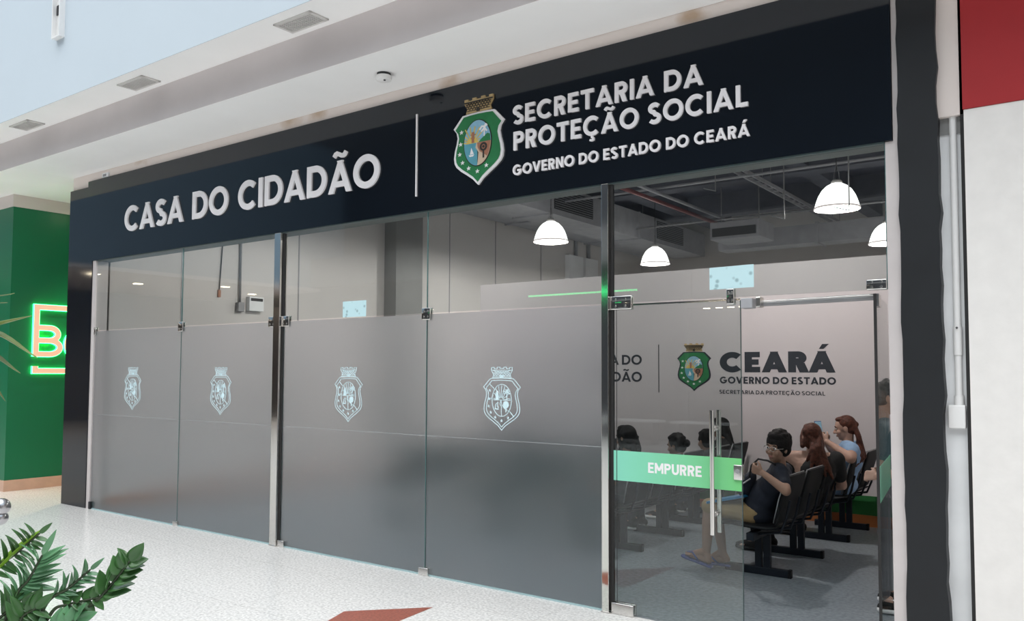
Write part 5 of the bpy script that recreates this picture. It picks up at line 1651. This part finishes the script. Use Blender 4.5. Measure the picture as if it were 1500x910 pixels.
frond(zz, [b0(.02, .01), (-2.05, 0.90, 0.92), (-2.012, 0.921, 1.075), (-1.967, 0.952, 1.119), (-1.925, 0.98, 1.162)], 8, 0.046, 0.012, M_leaf_g, 0.6, 36, seed=8, left=0.95, edge=True, jit=0.4)
frond(zz, [b0(.06, .0), (-2.03, 0.91, 0.95), (-2.0, 0.93, 1.06), (-1.968, 0.954, 1.082), (-1.91, 0.995, 1.098)], 4, 0.042, 0.026, M_leaf, 0.72, 55, seed=12, tipleaf=True)
frond(zz, [b0(.08, .02), (-1.98, 0.94, 0.95), (-1.945, 0.972, 1.055), (-1.904, 0.999, 1.104), (-1.871, 1.019, 1.150), (-1.850, 1.032, 1.182)], 6, 0.058, 0.036, M_leaf, 0.60, 44, seed=16, jit=1.6, tilt=0.55)
frond(zz, [b0(-.08, .05), (-2.16, 0.83, 0.85), (-2.13, 0.845, 1.00), (-2.09, 0.87, 1.06), (-2.055, 0.89, 1.085)], 7, 0.065, 0.024, M_leaf, 0.5, 50, seed=21, edge=True)
frond(zz, [b0(.04, -.06), (-2.03, 0.90, 0.88), (-2.01, 0.915, 1.00), (-1.97, 0.94, 1.035), (-1.94, 0.96, 1.05)], 5, 0.055, 0.028, M_leaf_g, 0.55, 50, seed=23)
frond(zz, [b0(.02, -.02), (-2.06, 0.88, 0.9), (-2.05, 0.885, 1.04), (-2.02, 0.905, 1.075)], 5, 0.060, 0.026, M_leaf, 0.55, 50, seed=31)
m = MB()
leaflet(m, (-2.10, 0.852, 1.155), V((-2.0135, 0.909, 1.256)) - V((-2.10, 0.852, 1.155)), (0.3, -0.25, 0.95), 0.147, 0.024, 0.02, 0.9)
m.build('young_leaf', M_leaf_l, zz, smooth=True)

dr = thing('potted_dracaena', 'tall dracaena whose long pointed leaves reach in at the left edge of the picture', 'plant', (-2.62, 0.84, 0.0))
DX, DY = -2.62, 0.84
MB().lathe([(0.0, 0.0), (0.17, 0.0), (0.21, 0.05), (0.23, 0.45), (0.24, 0.47), (0.24, 0.50), (0.215, 0.50), (0.21, 0.45), (0.0, 0.45)], (DX, DY, 0), 36).build('pot', M_pot, dr, smooth=True, auto=40)
MB().lathe([(0.209, 0.455), (0.0, 0.47)], (DX, DY, 0), 30).build('soil', M_soil, dr, smooth=True)
MB().tube(bez([(DX, DY, 0.45), (DX + 0.02, DY, 0.9), (DX - 0.01, DY, 1.3), (DX, DY, 1.68)], 16), [0.028 - 0.0006 * i for i in range(17)], 12).build('trunk', M_trunk, dr, smooth=True)
lm = MB()
def blade(m, p0, p1, p2, w):
    path = bez([p0, p1, p2], 14)
    vs = []; fs = []
    for i, p in enumerate(path):
        a = i / 14
        tg = (path[min(14, i + 1)] - path[max(0, i - 1)]).normalized()
        side = tg.cross(Vector((0, 0, 1))).normalized(); up_ = side.cross(tg)
        ww = w / 2 * (1 - a ** 2.2) * (0.6 + 0.4 * min(1, a * 4)) + 0.0006
        vs += [p + side * ww + up_ * ww * 0.5, p, p - side * ww + up_ * ww * 0.5, p + side * ww + up_ * (ww * 0.5 - 0.0015), p - up_ * 0.0015, p - side * ww + up_ * (ww * 0.5 - 0.0015)]
    for i in range(14):
        a = i * 6
        fs += [(a, a + 6, a + 7, a + 1), (a + 1, a + 7, a + 8, a + 2), (a + 3, a + 4, a + 10, a + 9), (a + 4, a + 5, a + 11, a + 10), (a, a + 3, a + 9, a + 6), (a + 2, a + 8, a + 11, a + 5)]
    m.add(vs, fs)
tips = [((-2.335, 1.013, 1.765), 0.0, 0.045), ((-2.325, 1.027, 1.653), 0.06, 0.05), ((-2.364, 1.002, 1.612), 0.05, 0.05), ((-2.40, 0.965, 1.585), 0.06, 0.04), ((-2.39, 0.975, 1.80), 0.04, 0.014), ((-2.375, 0.985, 1.825), 0.05, 0.012)]
rr = random.Random(2)
for k in range(20):
    a = rr.uniform(0, 2 * PI)
    if -0.6 < a < 1.5: a += 2.2
    tips.append(((DX + 0.33 * math.cos(a), DY + 0.33 * math.sin(a), 1.62 + rr.uniform(-0.15, 0.25)), 0.08, 0.032))
for tp, rise, w in tips:
    tp = V(tp); s0 = V((DX, DY, 1.66 + rr.uniform(-0.03, 0.03)))
    mid = s0.lerp(tp, 0.55) + V((0, 0, rise))
    blade(lm, s0, mid, tp, w)
lm.build('leaves', M_drac, dr, smooth=True)

# steel bench end that pokes in at the left edge
mb_ = thing('mall_bench', 'rounded steel end of a mall bench at the left edge, above the plant', 'bench', (-6.2, 2.0, 0))
for k, (dx, dz, r_) in enumerate(((0.02, 0.01, 0.052), (0.01, -0.058, 0.045))):
    pts = [(-6.35 + dx, 1.66, 0.50 + dz), (-6.0 + dx, 1.90, 0.63 + dz), (-5.70 + dx, 2.105, 0.735 + dz), (-5.50 + dx, 2.24, 0.785 + dz)]
    e = bez(pts, 30); d_ = (e[-1] - e[-2]).normalized()
    rr_ = [r_] * 31
    for q in range(1, 6):
        e.append(e[30] + d_ * r_ * math.sin(q * PI / 10)); rr_.append(max(0.002, r_ * math.cos(q * PI / 10)))
    MB().tube(e, rr_, 18).build('armrest', M_satin, mb_, smooth=True, auto=50)
MB().bbox(-7.9, -6.25, 1.40, 1.80, 0.40, 0.445, 0.015).build('seat', M_conduit, mb_)
for x in (-7.8, -6.35):
    MB().bbox(x, x + 0.06, 1.5, 1.9, 0.0, 0.40, 0.01).build('leg', M_steel, mb_)
